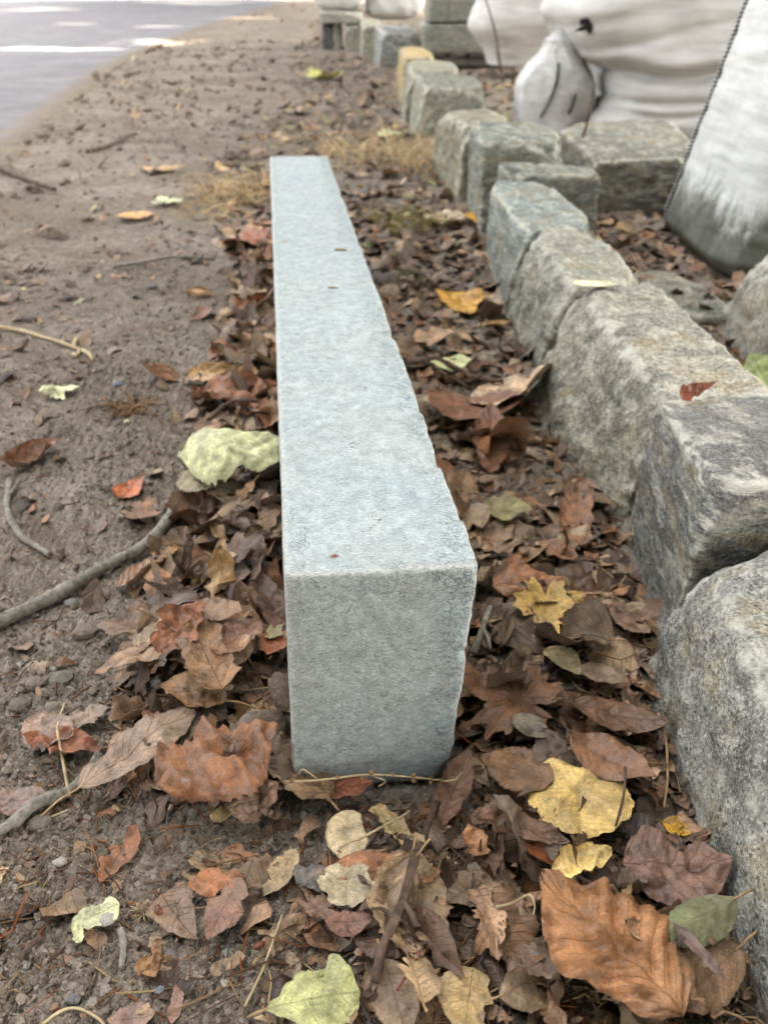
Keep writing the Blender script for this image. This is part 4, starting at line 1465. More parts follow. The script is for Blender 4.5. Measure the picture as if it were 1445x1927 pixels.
def add_leaf(px, py, L, wr, shape, colour, yaw, pitch=0.0, roll=0.0, fold=0.15, curl=0.5, bend=0.4, ripple=0.004, crumple=0.012, tear=0.15, seed=0, stalk=0.0, lift=0.0,
             label=None, mark=None, words=None, hi=False, xy=None, z=None, q=0.92, tip=0.0, soft=True, teeth=None):
    r_ = np.random.default_rng(seed + 1000)
    P, F, uv = blade(shape, L, wr, r_, 46 if hi else 34, 19 if hi else 13, tear, teeth)
    P = shape_blade(P, uv, L, wr, r_, fold, curl, bend, ripple, crumple, tip)
    P = P @ rot_mat(yaw, pitch, roll).T
    c = at(px, py, 0.01)[:2] if xy is None else np.array(xy)
    P = settle(P, c[0], c[1], lift, q, soft, z)
    loc = P.mean(0)
    o = make_mesh("fallen_leaf", P, F, M_LEAF, True, uv, None, loc)
    o.color = (*[float(t) for t in lin(colour)], 1)
    if stalk > 0 and shape not in ('scrap',):
        nv = 19 if hi else 13
        if shape in ('lobed', 'scallop'):
            b0, b1 = P[1 + 8 * 84], P[1 + 6 * 84]
        else:
            b0, b1 = P[nv // 2], P[nv * 3 + nv // 2]
        d = b0 - b1
        d /= np.linalg.norm(d) + 1e-9
        pts_ = [b1, b0, b0 + d * stalk * 0.5 + (0, 0, 0.1 * stalk), b0 + d * stalk + (0, 0, 0.02 * stalk)]
        sp4 = spline(pts_, 9)
        v, f = tube(sp4, np.linspace(0.0007, 0.0011, len(sp4)), 6)
        so = make_mesh("stalk", v, f, M_PALE_STALK, True, None, None, b0)
        part(so, o)
    o["category"] = "leaf"
    x_, y_ = proj(*loc)
    LEAVES.append([o, float(x_), float(y_), label, mark, words or {}])
    return o


def hero(label, mark, base, tip_, wr, shape, colour, **kw):
    """a leaf that the photograph lets one single out, by where its stalk end and its tip lie"""
    zz = 0.012
    for _k in range(3):          # the spot's own height decides which spot it is
        a, b = at(*base, zz), at(*tip_, zz)
        m_ = (a + b) / 2
        zz = float(np.mean(height(m_[0] + np.array([0, .02, -.02, 0, 0]), m_[1] + np.array([0, 0, 0, .02, -.02])))) + 0.008 + kw.get("lift", 0) * 0.5
    d = b - a
    L = float(np.hypot(d[0], d[1])) * kw.pop("scale", 1.0)
    c = (a + b) / 2
    px, py = proj(*c)
    kw.setdefault("hi", L > 0.05)
    kw["crumple"] = kw.get("crumple", 0.012) * 1.5 + 0.006
    kw["curl"] = kw.get("curl", 0.5) * 1.25
    kw["lift"] = kw.get("lift", 0.0) * 0.6 + 0.002
    return add_leaf(px, py, L, wr, shape, colour, math.atan2(d[1], d[0]), label=label, mark=mark, xy=c[:2], **kw)


def hue_word(c):
    r, g, b = c
    if r > 165 and g > 140 and b < 125:
        return "yellowish tan"
    if g > r:
        return "greenish"
    if r - b < 36:
        return "greyish brown" if r > 108 else "dark greyish brown"
    if r - g > 42:
        return "orange brown" if r > 135 else "reddish brown"
    if r > 135:
        return "light brown"
    return "brown" if r > 105 else "dark brown"


# unnamed brown leaves first: they make the bed
AUTO = 180
sp = scatter(AUTO, 0.31, 2.5, lambda x, y: np.where(litter(x, y) > 0.30, litter(x, y) ** 2, 0.012) * (x < 0.30 - 0.05 * (y < 0.7)) * np.where((x < block_left(y)) & (x > block_left(y) - 0.14) & (y > 0.75), 1.6, np.clip(1.5 - 0.45 * y, 0.3, 1)) * 0.62 * ~((y > 0.43) & (y < 0.52) & (np.abs(x) < 0.10)) * np.where((y > 0.75) & (x > block_right(y)) & (x < block_right(y) + 0.07), 0.25, 1))
ey = 0.72 + 1.6 * rng.uniform(0, 1, 56) ** 1.2
sp = np.concatenate([sp, np.stack([block_left(ey) - 0.012 - 0.12 * rng.uniform(0, 1, 56) ** 1.3, ey], 1)])      # drifted against the block
order = np.argsort(-sp[:, 1])
for k, ii in enumerate(order):
    x, y = sp[ii]
    r_ = np.random.default_rng(4000 + k)
    L = float(np.clip(0.072 * math.exp(r_.normal(0, 0.28)), 0.036, 0.11))
    if litter(np.array([x]), np.array([y]))[0] < 0.3:
        L *= 0.6
    shape = ['beech', 'beech', 'beech', 'oval', 'oval', 'oval', 'oval', 'lobed', 'scrap', 'scrap', 'scrap', 'tri'][int(r_.integers(12))]
    colr = tuple(np.clip(np.array(BROWNS[int(r_.integers(len(BROWNS)))]) * r_.uniform(0.88, 1.14), 20, 230))
    curl = float(r_.choice([0.5, 1.1, 1.8, 2.8]) * r_.choice([-1, 1]))
    bend = float(r_.normal(0, 0.9))
    add_leaf(0, 0, L, float(r_.uniform(0.5, 0.78)), shape, colr, float(r_.uniform(0, 6.28)), float(r_.normal(0, 0.34)), float(r_.normal(0, 0.40)), float(r_.normal(0.1, 0.25)), curl, bend,
             float(r_.uniform(0.0, 0.014)), float(r_.uniform(0.018, 0.048)), float(r_.uniform(0.05, 0.5)), 7000 + k, float(r_.uniform(0.005, 0.02)) if r_.uniform() < 0.35 else 0, 0.0, xy=(x, y), q=float(r_.uniform(0.7, 0.94)),
             words={"hue": hue_word(colr), "shape": {'beech': "pointed", 'oval': "oval", 'lobed': "lobed", 'scrap': "torn", 'tri': "wedge shaped"}[shape],
                    "state": "curled" if abs(curl) > 1.2 else "flat" if abs(curl) < 0.6 and abs(bend) < 0.6 else "bent", "size": "small" if L < 0.05 else "large" if L > 0.075 else "middling"})

# the leaves one can single out
H = hero
# left of the block
H("pale green crumpled leaf arching up against the long block's side", "the arching pale green leaf", (362, 860), (532, 868), 0.95, 'oval', (190, 190, 150), seed=1, curl=-2.0, bend=-1.5, crumple=0.02, lift=0.06, tear=0.2, ripple=0.008, q=0.9, soft=False, scale=1.3)
H("tan leaf rolled into a tube beside the block", "the tan rolled leaf", (345, 705), (505, 712), 0.75, 'beech', (172, 142, 104), seed=2, curl=3.6, bend=0.3, lift=0.008, crumple=0.03, ripple=0.008)
H("reddish brown crumpled leaf below the tan rolled one", None, (372, 735), (505, 770), 0.8, 'oval', (144, 100, 76), seed=3, curl=1.4, crumple=0.04, lift=0.006)
H("cupped brown beech leaf with fanned ribs beside the bent grey branch", "the cupped ribbed leaf", (228, 1105), (325, 1050), 0.82, 'beech', (150, 118, 98), seed=4, curl=1.8, bend=0.8, ripple=0.010, crumple=0.006, tear=0.02, lift=0.004, pitch=0.15, roll=-0.4, scale=1.15)
H("orange tan scrap sticking up behind the cupped ribbed leaf", None, (300, 1062), (318, 1028), 0.9, 'scrap', (178, 136, 92), seed=5, pitch=0.5, crumple=0.03)
H("red brown leaf with a slit, standing on edge left of the tall tan one", "the slit red brown leaf", (298, 1235), (392, 1160), 0.95, 'oval', (146, 96, 68), seed=6, curl=0.9, crumple=0.035, lift=0.01, tear=0.3, pitch=0.3)
H("large olive brown folded leaf whose stalk points at the block", "the folded olive brown leaf", (428, 1318), (300, 1290), 0.62, 'oval', (142, 106, 74), seed=7, curl=0.5, fold=0.2, crumple=0.015, stalk=0.03, tear=0.1, lift=0.010)
H("upright olive brown half leaf above the folded olive brown leaf", None, (422, 1312), (362, 1195), 0.5, 'strip', (136, 102, 72), seed=8, curl=0.6, crumple=0.012, tear=0.12, lift=0.014, pitch=0.15)
H("red brown rounded leaf with dark veins close to the block", "the dark veined red brown leaf", (400, 1260), (495, 1195), 0.85, 'oval', (132, 94, 74), seed=9, curl=0.8, crumple=0.02, lift=0.008, tear=0.25)
H("tall crumpled tan leaf standing on edge near the block", "the tall crumpled tan leaf", (400, 1185), (432, 1065), 0.55, 'beech', (168, 134, 92), seed=10, curl=2.2, bend=0.8, pitch=0.55, crumple=0.045, lift=0.010, tear=0.4)
H("smooth brown leaf overlapping the foot of the tall crumpled tan one", None, (375, 1150), (460, 1172), 0.7, 'oval', (140, 108, 84), seed=11, curl=-0.8, lift=0.012, tear=0.1)
H("dark reddish leaf leaning on the block's near left side", "the dark leaf leaning on the block", (528, 1190), (478, 1090), 0.6, 'beech', (108, 78, 66), seed=12, curl=0.9, pitch=0.2, roll=0.4, lift=0.012)
H("orange brown scrap touching the block's left side", None, (496, 1248), (540, 1205), 0.8, 'scrap', (170, 106, 74), seed=13, curl=0.8, lift=0.012, tear=0.3)
H("olive green scrap behind the orange brown scrap at the block", None, (500, 1205), (530, 1180), 0.8, 'scrap', (150, 140, 96), seed=14, lift=0.006)
H("large greyish brown leaf with straight parallel veins and a long stalk", "the straight veined greyish leaf", (150, 1500), (372, 1345), 0.52, 'beech', (146, 122, 106), seed=15, curl=-0.5, bend=-0.3, ripple=0.004, crumple=0.008, tear=0.16, stalk=0.035, lift=0.010, teeth=11)
H("big crumpled rust brown leaf against the block's near left corner", "the big rust brown leaf", (312, 1495), (512, 1400), 0.80, 'oval', (128, 88, 62), seed=16, curl=-1.3, bend=-0.8, crumple=0.06, ripple=0.006, tear=0.2, lift=0.014, scale=1.12)
H("second rust brown leaf under the edge of the big rust brown one", None, (430, 1560), (528, 1500), 0.8, 'oval', (124, 92, 76), seed=17, curl=-0.8, crumple=0.03, tear=0.2, lift=0.004)
H("small tan fibrous scrap lying on the rust brown leaves", None, (405, 1580), (450, 1540), 0.7, 'scrap', (164, 140, 102), seed=18, lift=0.003)
H("purplish brown smooth leaf broken in two, at the litter's left edge", "the broken purplish leaf", (48, 1360), (140, 1388), 0.85, 'oval', (150, 124, 112), seed=19, curl=-0.6, tear=0.15, lift=0.008)
H("torn greyish half leaf right of the broken purplish one", None, (130, 1368), (205, 1325), 0.85, 'scrap', (146, 122, 106), seed=20, curl=-0.5, tear=0.3, lift=0.008)
H("long rust coloured leaf beneath the broken purplish one", None, (40, 1395), (190, 1405), 0.5, 'oval', (136, 86, 62), seed=21, curl=0.8, crumple=0.03, tear=0.4)
H("shiny purplish brown leaf at the lower left edge", "the shiny purplish leaf", (92, 1505), (-20, 1500), 0.75, 'beech', (142, 118, 108), seed=22, curl=-0.9, ripple=0.006, tear=0.1, lift=0.008)
H("torn reddish brown leaf lying flat on the soil below the straight veined greyish leaf", "the torn flat reddish leaf", (258, 1545), (185, 1660), 0.62, 'beech', (132, 90, 66), seed=23, curl=0.3, tear=0.5, crumple=0.01)
H("bright orange brown folded leaf with ragged edge", "the bright orange brown leaf", (462, 1660), (352, 1680), 0.5, 'oval', (156, 100, 62), seed=24, curl=-1.0, crumple=0.03, tear=0.35, lift=0.006)
H("brown wedge of leaf pointing down left of the bright orange brown one's tip", "the brown wedge leaf", (305, 1690), (372, 1775), 0.8, 'tri', (130, 104, 86), seed=25, curl=0.3, tear=0.1, lift=0.004)
H("reddish brown leaf right of the brown wedge leaf", None, (455, 1660), (390, 1780), 0.55, 'oval', (120, 90, 76), seed=26, curl=-0.5, tear=0.3)
H("pale mint green boomerang shaped leaf piece on bare soil", "the mint green leaf piece", (226, 1700), (130, 1745), 0.55, 'strip', (190, 190, 156), seed=27, curl=-0.4, tear=0.25, bend=-0.5, lift=0.010, teeth=0)
H("narrow mint green strip hanging from the mint green leaf piece", None, (150, 1740), (152, 1785), 0.5, 'strip', (192, 192, 154), seed=28, tear=0.2, teeth=0, lift=0.008)
H("curled orange tan leaf on bare soil near the bottom", "the curled orange tan leaf", (255, 1835), (328, 1800), 0.7, 'tri', (172, 128, 84), seed=29, curl=2.4, crumple=0.04, lift=0.004)
H("brown twisted strip standing above the curled orange tan leaf", None, (300, 1775), (292, 1830), 0.5, 'strip', (130, 96, 70), seed=30, curl=1.8, crumple=0.03, pitch=-0.3)
H("purplish brown curved leaf at the bottom edge", "the purplish leaf at the bottom edge", (200, 1915), (295, 1905), 0.6, 'oval', (138, 112, 100), seed=31, curl=-0.9, lift=0.005)
H("narrow purplish brown strip upright on soil near the bottom edge", None, (338, 1842), (322, 1925), 0.32, 'strip', (136, 106, 96), seed=32, curl=0.7, tear=0.25)
H("pale green kite shaped leaf with a yellowish stalk at the bottom edge", "the pale green kite shaped leaf", (495, 1902), (680, 1868), 0.85, 'kite', (166, 166, 118), seed=33, curl=-0.5, bend=-0.3, crumple=0.014, tear=0.2, stalk=0.012, lift=0.026, teeth=0)
H("dark grey angular leaf scrap", "the dark grey scrap", (545, 1660), (615, 1655), 0.85, 'scrap', (118, 110, 106), seed=34, curl=0.3, lift=0.004)
H("crumbling tan leaf lying flat left of the dark grey scrap", None, (560, 1600), (495, 1690), 0.6, 'beech', (158, 136, 108), seed=35, curl=0.2, tear=0.6, crumple=0.012)
H("upper pale tan leaf piece in front of the block's end", "the upper pale tan piece", (655, 1535), (655, 1640), 0.75, 'oval', (184, 166, 138), seed=36, curl=0.5, tear=0.22, lift=0.004, teeth=0)
H("lower rounded pale tan leaf piece with a notch", "the lower pale tan piece", (655, 1625), (652, 1712), 1.0, 'scallop', (172, 158, 134), seed=37, curl=0.4, tear=0.2, lift=0.004)
H("pale yellow curled leaf beneath crossing grass stalks", "the pale yellow curled leaf", (700, 1515), (775, 1600), 0.6, 'beech', (198, 172, 128), seed=38, curl=2.4, crumple=0.03, lift=0.006)
H("reddish oval leaf lying in front of the lower pale tan piece", None, (610, 1745), (702, 1740), 0.55, 'oval', (128, 94, 80), seed=39, curl=-0.9, lift=0.004, teeth=0)
H("pinkish brown leaf with an upturned edge, right of the dark grey scrap", None, (565, 1690), (625, 1730), 0.6, 'lobed', (146, 116, 100), seed=40, curl=0.9)
# foot of the block
H("rust coloured leaf tucked under the block's near end", "the leaf tucked under the block", (588, 1500), (705, 1492), 0.42, 'oval', (134, 82, 58), seed=41, curl=-1.3, lift=0.010, teeth=0)
H("brown toothed leaf standing at the block's near right corner", "the leaf at the block's right corner", (822, 1560), (884, 1438), 0.52, 'beech', (118, 88, 72), seed=42, curl=0.7, pitch=0.25, lift=0.012, teeth=15, tear=0.12)
H("pinkish tan curled leaf with a burnt edge", "the pinkish tan curled leaf", (905, 1625), (880, 1560), 0.8, 'oval', (182, 136, 104), seed=43, curl=1.3, crumple=0.03, tear=0.3, lift=0.008)
H("brown leaf with a rolled orange edge below the toothed corner leaf", "the rolled edge leaf", (895, 1535), (1075, 1605), 0.42, 'oval', (124, 94, 76), seed=44, curl=1.2, fold=0.2, crumple=0.02, tear=0.2, lift=0.010)
H("dark orange leaf under the rolled edge leaf", None, (985, 1600), (1060, 1640), 0.6, 'oval', (134, 80, 48), seed=45, curl=0.9)
H("bright yellow scalloped leaf, the largest yellow one", "the bright yellow scalloped leaf", (1086, 1428), (1090, 1570), 0.98, 'scallop', (222, 188, 122), seed=46, curl=-0.7, bend=-0.7, crumple=0.014, ripple=0.003, tear=0.02, stalk=0.012, lift=0.02, scale=0.95)
H("smaller yellow leaf folded over, below the bright yellow scalloped one", "the folded yellow leaf", (1148, 1608), (1035, 1665), 0.6, 'oval', (226, 196, 130), seed=47, curl=1.5, crumple=0.03, lift=0.012, tear=0.2)
H("large orange brown leaf with wavy ribs, the largest leaf of all", "the large orange brown leaf", (1285, 1925), (1015, 1662), 0.66, 'oval', (158, 112, 76), seed=48, curl=-0.7, bend=-0.45, ripple=0.022, crumple=0.028, tear=0.16, lift=0.034, teeth=0)
H("tan yellow leaf with wavy outline at the bottom edge", "the tan wavy leaf", (890, 1828), (872, 1960), 0.9, 'round', (184, 156, 110), seed=49, curl=-0.7, bend=-0.3, crumple=0.02, tear=0.3, lift=0.012)
H("purplish brown square leaf piece left of the large orange brown leaf", "the purplish square piece", (1055, 1850), (965, 1820), 0.85, 'scrap', (126, 98, 86), seed=50, curl=0.4, lift=0.008)
H("large purplish brown crumpled leaf beside the nearest stone", "the purplish leaf by the stone", (1175, 1640), (1362, 1655), 0.85, 'oval', (126, 98, 86), seed=51, curl=-0.8, crumple=0.035, tear=0.15, lift=0.012, scale=1.1)
H("green heart shaped leaf with a yellow stalk beside the nearest stone", "the green heart shaped leaf", (1372, 1728), (1232, 1800), 0.72, 'beech', (118, 124, 88), seed=52, fold=-0.45, curl=-0.4, bend=-0.3, stalk=0.016, tear=0.03, lift=0.008, teeth=0, ripple=0.002)
H("narrow purplish brown leaf lying across the green heart shaped one", None, (1262, 1752), (1362, 1858), 0.32, 'beech', (134, 108, 102), seed=53, curl=0.6, lift=0.008, tear=0.2)
H("dark yellow leaf between the purplish leaf and the stone", None, (1245, 1545), (1300, 1570), 0.8, 'oval', (184, 140, 52), seed=54, curl=0.5)
# channel between block and stones
H("lobed brown leaf with jagged outline right of the block's end", "the lobed brown leaf", (1058, 1350), (900, 1290), 0.9, 'lobed', (124, 88, 64), seed=55, curl=-0.5, crumple=0.02, tear=0.15, lift=0.008, scale=1.08)
H("long dark brown oval leaf touching the nearest stone", "the long dark brown leaf", (1075, 1330), (1262, 1375), 0.48, 'oval', (112, 82, 64), seed=56, curl=-0.7, lift=0.012, tear=0.1, teeth=0)
H("smooth mid brown oval leaf behind the bright yellow scalloped one", "the smooth oval leaf", (1065, 1405), (1230, 1480), 0.55, 'oval', (138, 98, 72), seed=57, curl=-0.8, lift=0.010, tear=0.08, teeth=0)
H("brown leaf with fanned veins beside the block's right corner", "the fan veined leaf", (1040, 1492), (900, 1440), 0.72, 'oval', (130, 98, 74), seed=58, curl=-0.3, lift=0.008, tear=0.2)
H("greyish leaf piece behind the fan veined leaf", None, (965, 1350), (1028, 1398), 0.7, 'oval', (126, 116, 102), seed=59, curl=0.3, lift=0.008)
H("arched brown leaf with an orange lit edge in the channel", "the arched brown leaf", (930, 1105), (1066, 1100), 0.62, 'oval', (156, 108, 78), seed=60, curl=-1.8, bend=-1.2, lift=0.016, crumple=0.025, tear=0.15, q=0.85, soft=False, scale=1.1)
H("small yellow lobed leaf against the arched brown one", "the small yellow lobed leaf", (1020, 1108), (1030, 1186), 0.8, 'lobed', (194, 160, 96), seed=61, curl=0.4, lift=0.012, pitch=-0.25)
H("twisted yellow leaf strip right of the small yellow lobed leaf", None, (1065, 1130), (1118, 1205), 0.42, 'strip', (192, 158, 98), seed=62, curl=2.0, bend=0.8, lift=0.008, crumple=0.04)
H("olive tan oval leaf in the middle of the channel", "the olive tan leaf", (1025, 1225), (1092, 1275), 0.72, 'oval', (150, 136, 106), seed=63, curl=0.8, lift=0.008, teeth=0)
H("pinkish grey leaf behind the long dark brown one", None, (1085, 1262), (1175, 1290), 0.6, 'oval', (152, 128, 110), seed=64, curl=-0.5, lift=0.004)
H("brown leaf hanging against the second stone's foot", None, (1150, 1140), (1222, 1200), 0.6, 'oval', (124, 98, 82), seed=65, curl=-0.5, lift=0.006)
H("orange brown leaf lying behind the arched brown one", None, (1085, 1055), (1010, 1020), 0.6, 'oval', (150, 108, 80), seed=66, curl=0.4, lift=0.004)
H("narrow upright brown leaf leaning at the largest buff stone's foot", None, (1085, 1025), (1085, 930), 0.36, 'strip', (136, 98, 74), seed=67, curl=0.6, pitch=0.25, lift=0.006)
H("mottled olive leaf in the channel level with the block's chipped edge", None, (925, 985), (975, 945), 0.8, 'scallop', (144, 136, 98), seed=68, curl=0.4, lift=0.004)
H("pinkish beige pointed leaf against the largest buff stone", "the pinkish beige leaf", (1000, 718), (938, 782), 0.85, 'scallop', (196, 168, 142), seed=69, curl=0.5, roll=0.5, lift=0.012, tear=0.08)
H("pale green bent leaf beside the dark channel twig", "the pale green bent leaf", (808, 690), (890, 684), 0.72, 'oval', (206, 208, 158), seed=70, curl=-1.0, lift=0.010, tear=0.4, soft=False)
H("brown scalloped leaf hanging forward below the dark channel twig", None, (885, 745), (890, 800), 1.3, 'scallop', (132, 92, 72), seed=71, curl=0.5, lift=0.008)
H("upright ribbed brown leaf below the brown scalloped one", None, (925, 890), (920, 800), 0.5, 'beech', (126, 88, 68), seed=72, curl=0.7, pitch=0.3, lift=0.006)
H("golden leaf standing on its tip beside the greenish buff stone", "the golden leaf", (860, 550), (885, 595), 0.75, 'tri', (206, 156, 74), seed=73, curl=0.5, lift=0.008)
H("small golden leaf at the foot of the blue grey slaty stone", None, (898, 420), (922, 400), 0.8, 'oval', (212, 164, 72), seed=74, curl=0.4, lift=0.02)
H("olive yellow curved leaf below the golden one", None, (905, 615), (962, 612), 0.5, 'oval', (176, 142, 84), seed=75, curl=1.0, lift=0.006)
H("pale beige broad leaf in front of the shaggy brownish stone", None, (808, 415), (866, 398), 0.8, 'oval', (186, 164, 142), seed=76, curl=-0.6, lift=0.015)
# soil at the left
H("pale cream crumpled leaf alone on bare soil", "the pale cream leaf on soil", (75, 735), (138, 732), 0.7, 'lobed', (222, 222, 186), seed=77, curl=-1.3, crumple=0.04, lift=0.006, soft=False)
H("dark edged brown curled leaf at the left edge beside the forked twig", "the dark curled leaf at the left edge", (-5, 888), (112, 830), 0.5, 'beech', (140, 98, 74), seed=78, curl=2.2, crumple=0.03, lift=0.008)
H("orange leaf scrap on soil near the arching pale green leaf", None, (228, 938), (268, 892), 0.7, 'tri', (176, 104, 68), seed=79, curl=0.6, lift=0.004)
H("brown lobed leaf at the tip of the bent grey branch", None, (232, 958), (292, 972), 0.9, 'lobed', (146, 110, 84), seed=80, curl=0.3, lift=0.004)
H("grey green oval leaf over the bent grey branch's tip", None, (345, 918), (405, 950), 0.7, 'oval', (148, 134, 110), seed=81, curl=-0.6, lift=0.012)
H("orange tan flat leaf far out on the soil", "the orange tan leaf far out", (218, 408), (296, 402), 0.6, 'oval', (206, 158, 102), seed=82, curl=-0.5, lift=0.006)
H("straw coloured leaf behind the orange tan flat one", None, (262, 318), (352, 312), 0.5, 'oval', (188, 156, 112), seed=83, curl=-0.6, lift=0.006)
H("mint green scrap with dark shadow, left of the dry grass", None, (292, 385), (338, 374), 0.8, 'lobed', (196, 202, 172), seed=84, curl=0.5, lift=0.006)
H("yellow green leaf on the litter far beyond the block", None, (585, 150), (634, 144), 0.8, 'lobed', (200, 200, 130), seed=85, curl=0.6, lift=0.02)
H("pale green leaf beyond the block's far end", None, (715, 262), (762, 250), 0.6, 'oval', (206, 208, 172), seed=86, curl=0.9, lift=0.02)
H("reddish leaf lying close to the block's far left side", None, (432, 470), (505, 440), 0.7, 'oval', (150, 96, 74), seed=87, curl=-1.2, lift=0.01)
H("tan leaf curled into a ring beside the block", None, (365, 560), (385, 545), 1.2, 'strip', (200, 158, 112), seed=88, curl=0.3, bend=5.2, lift=0.004, soft=False)
# leaves resting on stones and block
b_ = at_y(1305, 742, 0.985)
add_leaf(0, 0, 0.052, 0.5, 'tri', (122, 66, 44), 0.3, 0.25, 0.9, 0.1, 0.8, 0.3, 0.004, 0.02, 0.3, 201, 0, 0, "dark red brown leaf point sticking up between two stones", "the upright leaf between the stones", xy=(b_[0], 0.978), z=0.184)
b_ = at(1118, 536, 0.196)
add_leaf(0, 0, 0.075, 0.45, 'strip', (214, 208, 178), -0.1, 0, 0, 0.05, 0.3, 0.2, 0.001, 0.006, 0.1, 202, 0, 0, "cream coloured flake lying on the largest buff stone", None, xy=b_[:2], z=0.196, teeth=0)
b_ = at(1432, 700, 0.08)
add_leaf(0, 0, 0.085, 0.7, 'oval', (162, 176, 122), 1.9, 0.5, -0.7, 0.2, 1.2, 0.4, 0.004, 0.02, 0.1, 203, 0, 0, "green curled leaf at the right edge between the stones", None, xy=b_[:2], z=0.06)
b_ = at(630, 1048, BLK_TOP)
add_leaf(0, 0, 0.0075, 0.45, 'scrap', (140, 78, 54), 0.1, 0, 0, 0.1, 0.8, 0.4, 0, 0.02, 0.2, 204, 0, 0, "tiny reddish leaf flake on the block's top near its end", None, xy=b_[:2], z=BLK_TOP + 0.0003)
for k, (px, py, s) in enumerate(((642, 472, 0.024), (627, 543, 0.017), (538, 457, 0.012))):
    b_ = at(px, py, BLK_TOP)
    add_leaf(0, 0, s, 0.4, 'strip', (150, 128, 88), 0.15 * k, 0, 0, 0.1, 1.4, 0.2, 0, 0.01, 0.2, 210 + k, 0, 0,
             ("largest of three tan bud scales on the block's top", "middle sized tan bud scale on the block's top, nearest of three", "smallest tan bud scale on the block's top, left of the others")[k], None, xy=b_[:2], z=BLK_TOP + 0.0008)

# names for the rest of the leaves, by what they lie beside
MARKS = [(px, py, m) for _o, px, py, l, m, w in LEAVES if m]
MARKS += [(545, 1480, "the block's near left corner"), (840, 1470, "the block's near right corner"), (160, 1090, "the bent grey branch"), (770, 1680, "the forked twig"), (55, 990, "the thin forked branch"),
          (880, 715, "the dark channel twig"), (690, 480, "the block's right side"), (515, 600, "the block's left side"), (560, 300, "the block's far end"), (930, 560, "the slaty stone's foot"), (1170, 960, "the largest buff stone's foot"),
          (1245, 1200, "the second stone's foot"), (1290, 1560, "the nearest stone's foot")]
used = {}
for rec in LEAVES:
    o, px, py, label, mark, w = rec
    if label is None:
        d = sorted(MARKS, key=lambda m: (m[0] - px) ** 2 + ((m[1] - py) * 1.3) ** 2)
        done = None
        for mx, my, ph in d[:4]:
            dx, dy = px - mx, py - my
            rel = ("right of" if dx > 0 else "left of") if abs(dx) > abs(dy) else ("in front of" if dy > 0 else "behind")
            for t in (f"{w['hue']} {w['shape']} leaf {rel} {ph}", f"{w['state']} {w['hue']} {w['shape']} leaf {rel} {ph}", f"{w['size']} {w['state']} {w['hue']} {w['shape']} leaf {rel} {ph}"):
                if t not in used and len(t.split()) <= 16:
                    done = t
                    break
            if done:
                break
        label = done or t
    used[label] = 1
    o["label"] = label[0] + label[1:]
    o["group"] = "fallen leaves in the litter"

# a last sprinkling over the leaves
p = scatter(900, 0.29, 1.6, lambda x, y: 0.3 + 0.7 * litter(x, y))
scraps("leaf_crumbs", "small leaf bits sprinkled over the leaves and soil", p, np.clip(0.0042 * np.exp(rng.normal(0.1, 0.45, len(p))), 0.002, 0.011), BROWNS + [(160, 130, 96)], 0.3, 0.001, 0, 9)


# ------------------------------------------------------------------ twigs, stalks, straw
def ground_path(pix, lift, k=40):
    w = np.array([at(px, py, 0.008) for px, py in pix])
    s = spline(w, k)
    for i in range(len(s)):
        s[i, 2] = float(height(s[i, 0], s[i, 1])) + lift
    z = np.convolve(np.pad(s[:, 2], 6, 'edge'), np.ones(13) / 13, 'valid')
    s[:, 2] = z
    return s


def stick(name, label, pix, r0, r1, mat, lift=None, sides=(), seed=1, cat="twig", k=48, rough=0.14, n=10, group=None):
    s = ground_path(pix, (lift if lift is not None else r0 * 0.7), k)
    rad = np.linspace(r0, r1, len(s)) * (1 + 0.10 * noise3(s * 30, seed))
    v, f = tube(s, rad, n, seed, rough)
    if not sides:
        o = make_mesh(name, v, f, mat, True, None, None, s.mean(0) * (1, 1, 0))
        return tag(o, label, cat, group)
    root = empty(name, s.mean(0) * (1, 1, 0))
    tag(root, label, cat, group)
    part(make_mesh("main_stem", v, f, mat, True, None, None, s.mean(0)), root)
    for pix2, ra, rb in sides:
        s2 = ground_path(pix2, (lift if lift is not None else r0 * 0.7), 14)
        j = np.argmin(np.linalg.norm(s[:, :2] - s2[0, :2], axis=1))
        s2[:, 2] += s[j, 2] - s2[0, 2]
        v, f = tube(s2, np.linspace(ra, rb, len(s2)), 8, seed + 1, rough)
        part(make_mesh("side_shoot", v, f, mat, True, None, None, s2[0]), root)
    return root


stick("branch", "thick smooth grey branch bending across the soil, left of the block", [(-40, 1190), (0, 1172), (110, 1118), (200, 1068), (270, 1028), (318, 985), (340, 945)], 0.0074, 0.0080, M_BARK, 0.010, [([(262, 1032), (250, 1040), (240, 1052)], 0.003, 0.001)], 3, "branch", 70)
stick("branch", "thin pale grey forked branch at the left edge", [(18, 900), (14, 955), (36, 998), (62, 1018), (92, 1036)], 0.0048, 0.0042, M_BARK, 0.006, [([(16, 930), (30, 912), (36, 905)], 0.003, 0.002), ([(52, 1010), (54, 998)], 0.002, 0.001)], 5, "branch", 40)
stick("branch", "flaking grey stick under the straight veined greyish leaf", [(-10, 1575), (60, 1528), (120, 1492), (195, 1432)], 0.0062, 0.0046, M_BARK, 0.006, (), 7, "branch", 44, 0.3)
stick("twig", "forked grey brown twig in front of the block's right corner", [(822, 1520), (800, 1580), (785, 1640), (768, 1720), (752, 1765), (722, 1830), (705, 1890)], 0.0040, 0.0036, M_TWIG, 0.009, [([(756, 1755), (772, 1775), (782, 1795)], 0.0038, 0.002), ([(742, 1790), (722, 1775), (700, 1780)], 0.002, 0.001)], 9, "twig", 60)
stick("twig", "dark twig crossing the channel from under the block", [(760, 698), (805, 698), (828, 700), (868, 716), (905, 730), (945, 736)], 0.0050, 0.0042, M_TWIG, 0.012, [([(800, 700), (840, 720), (880, 742)], 0.0025, 0.0015)], 11, "twig", 44)
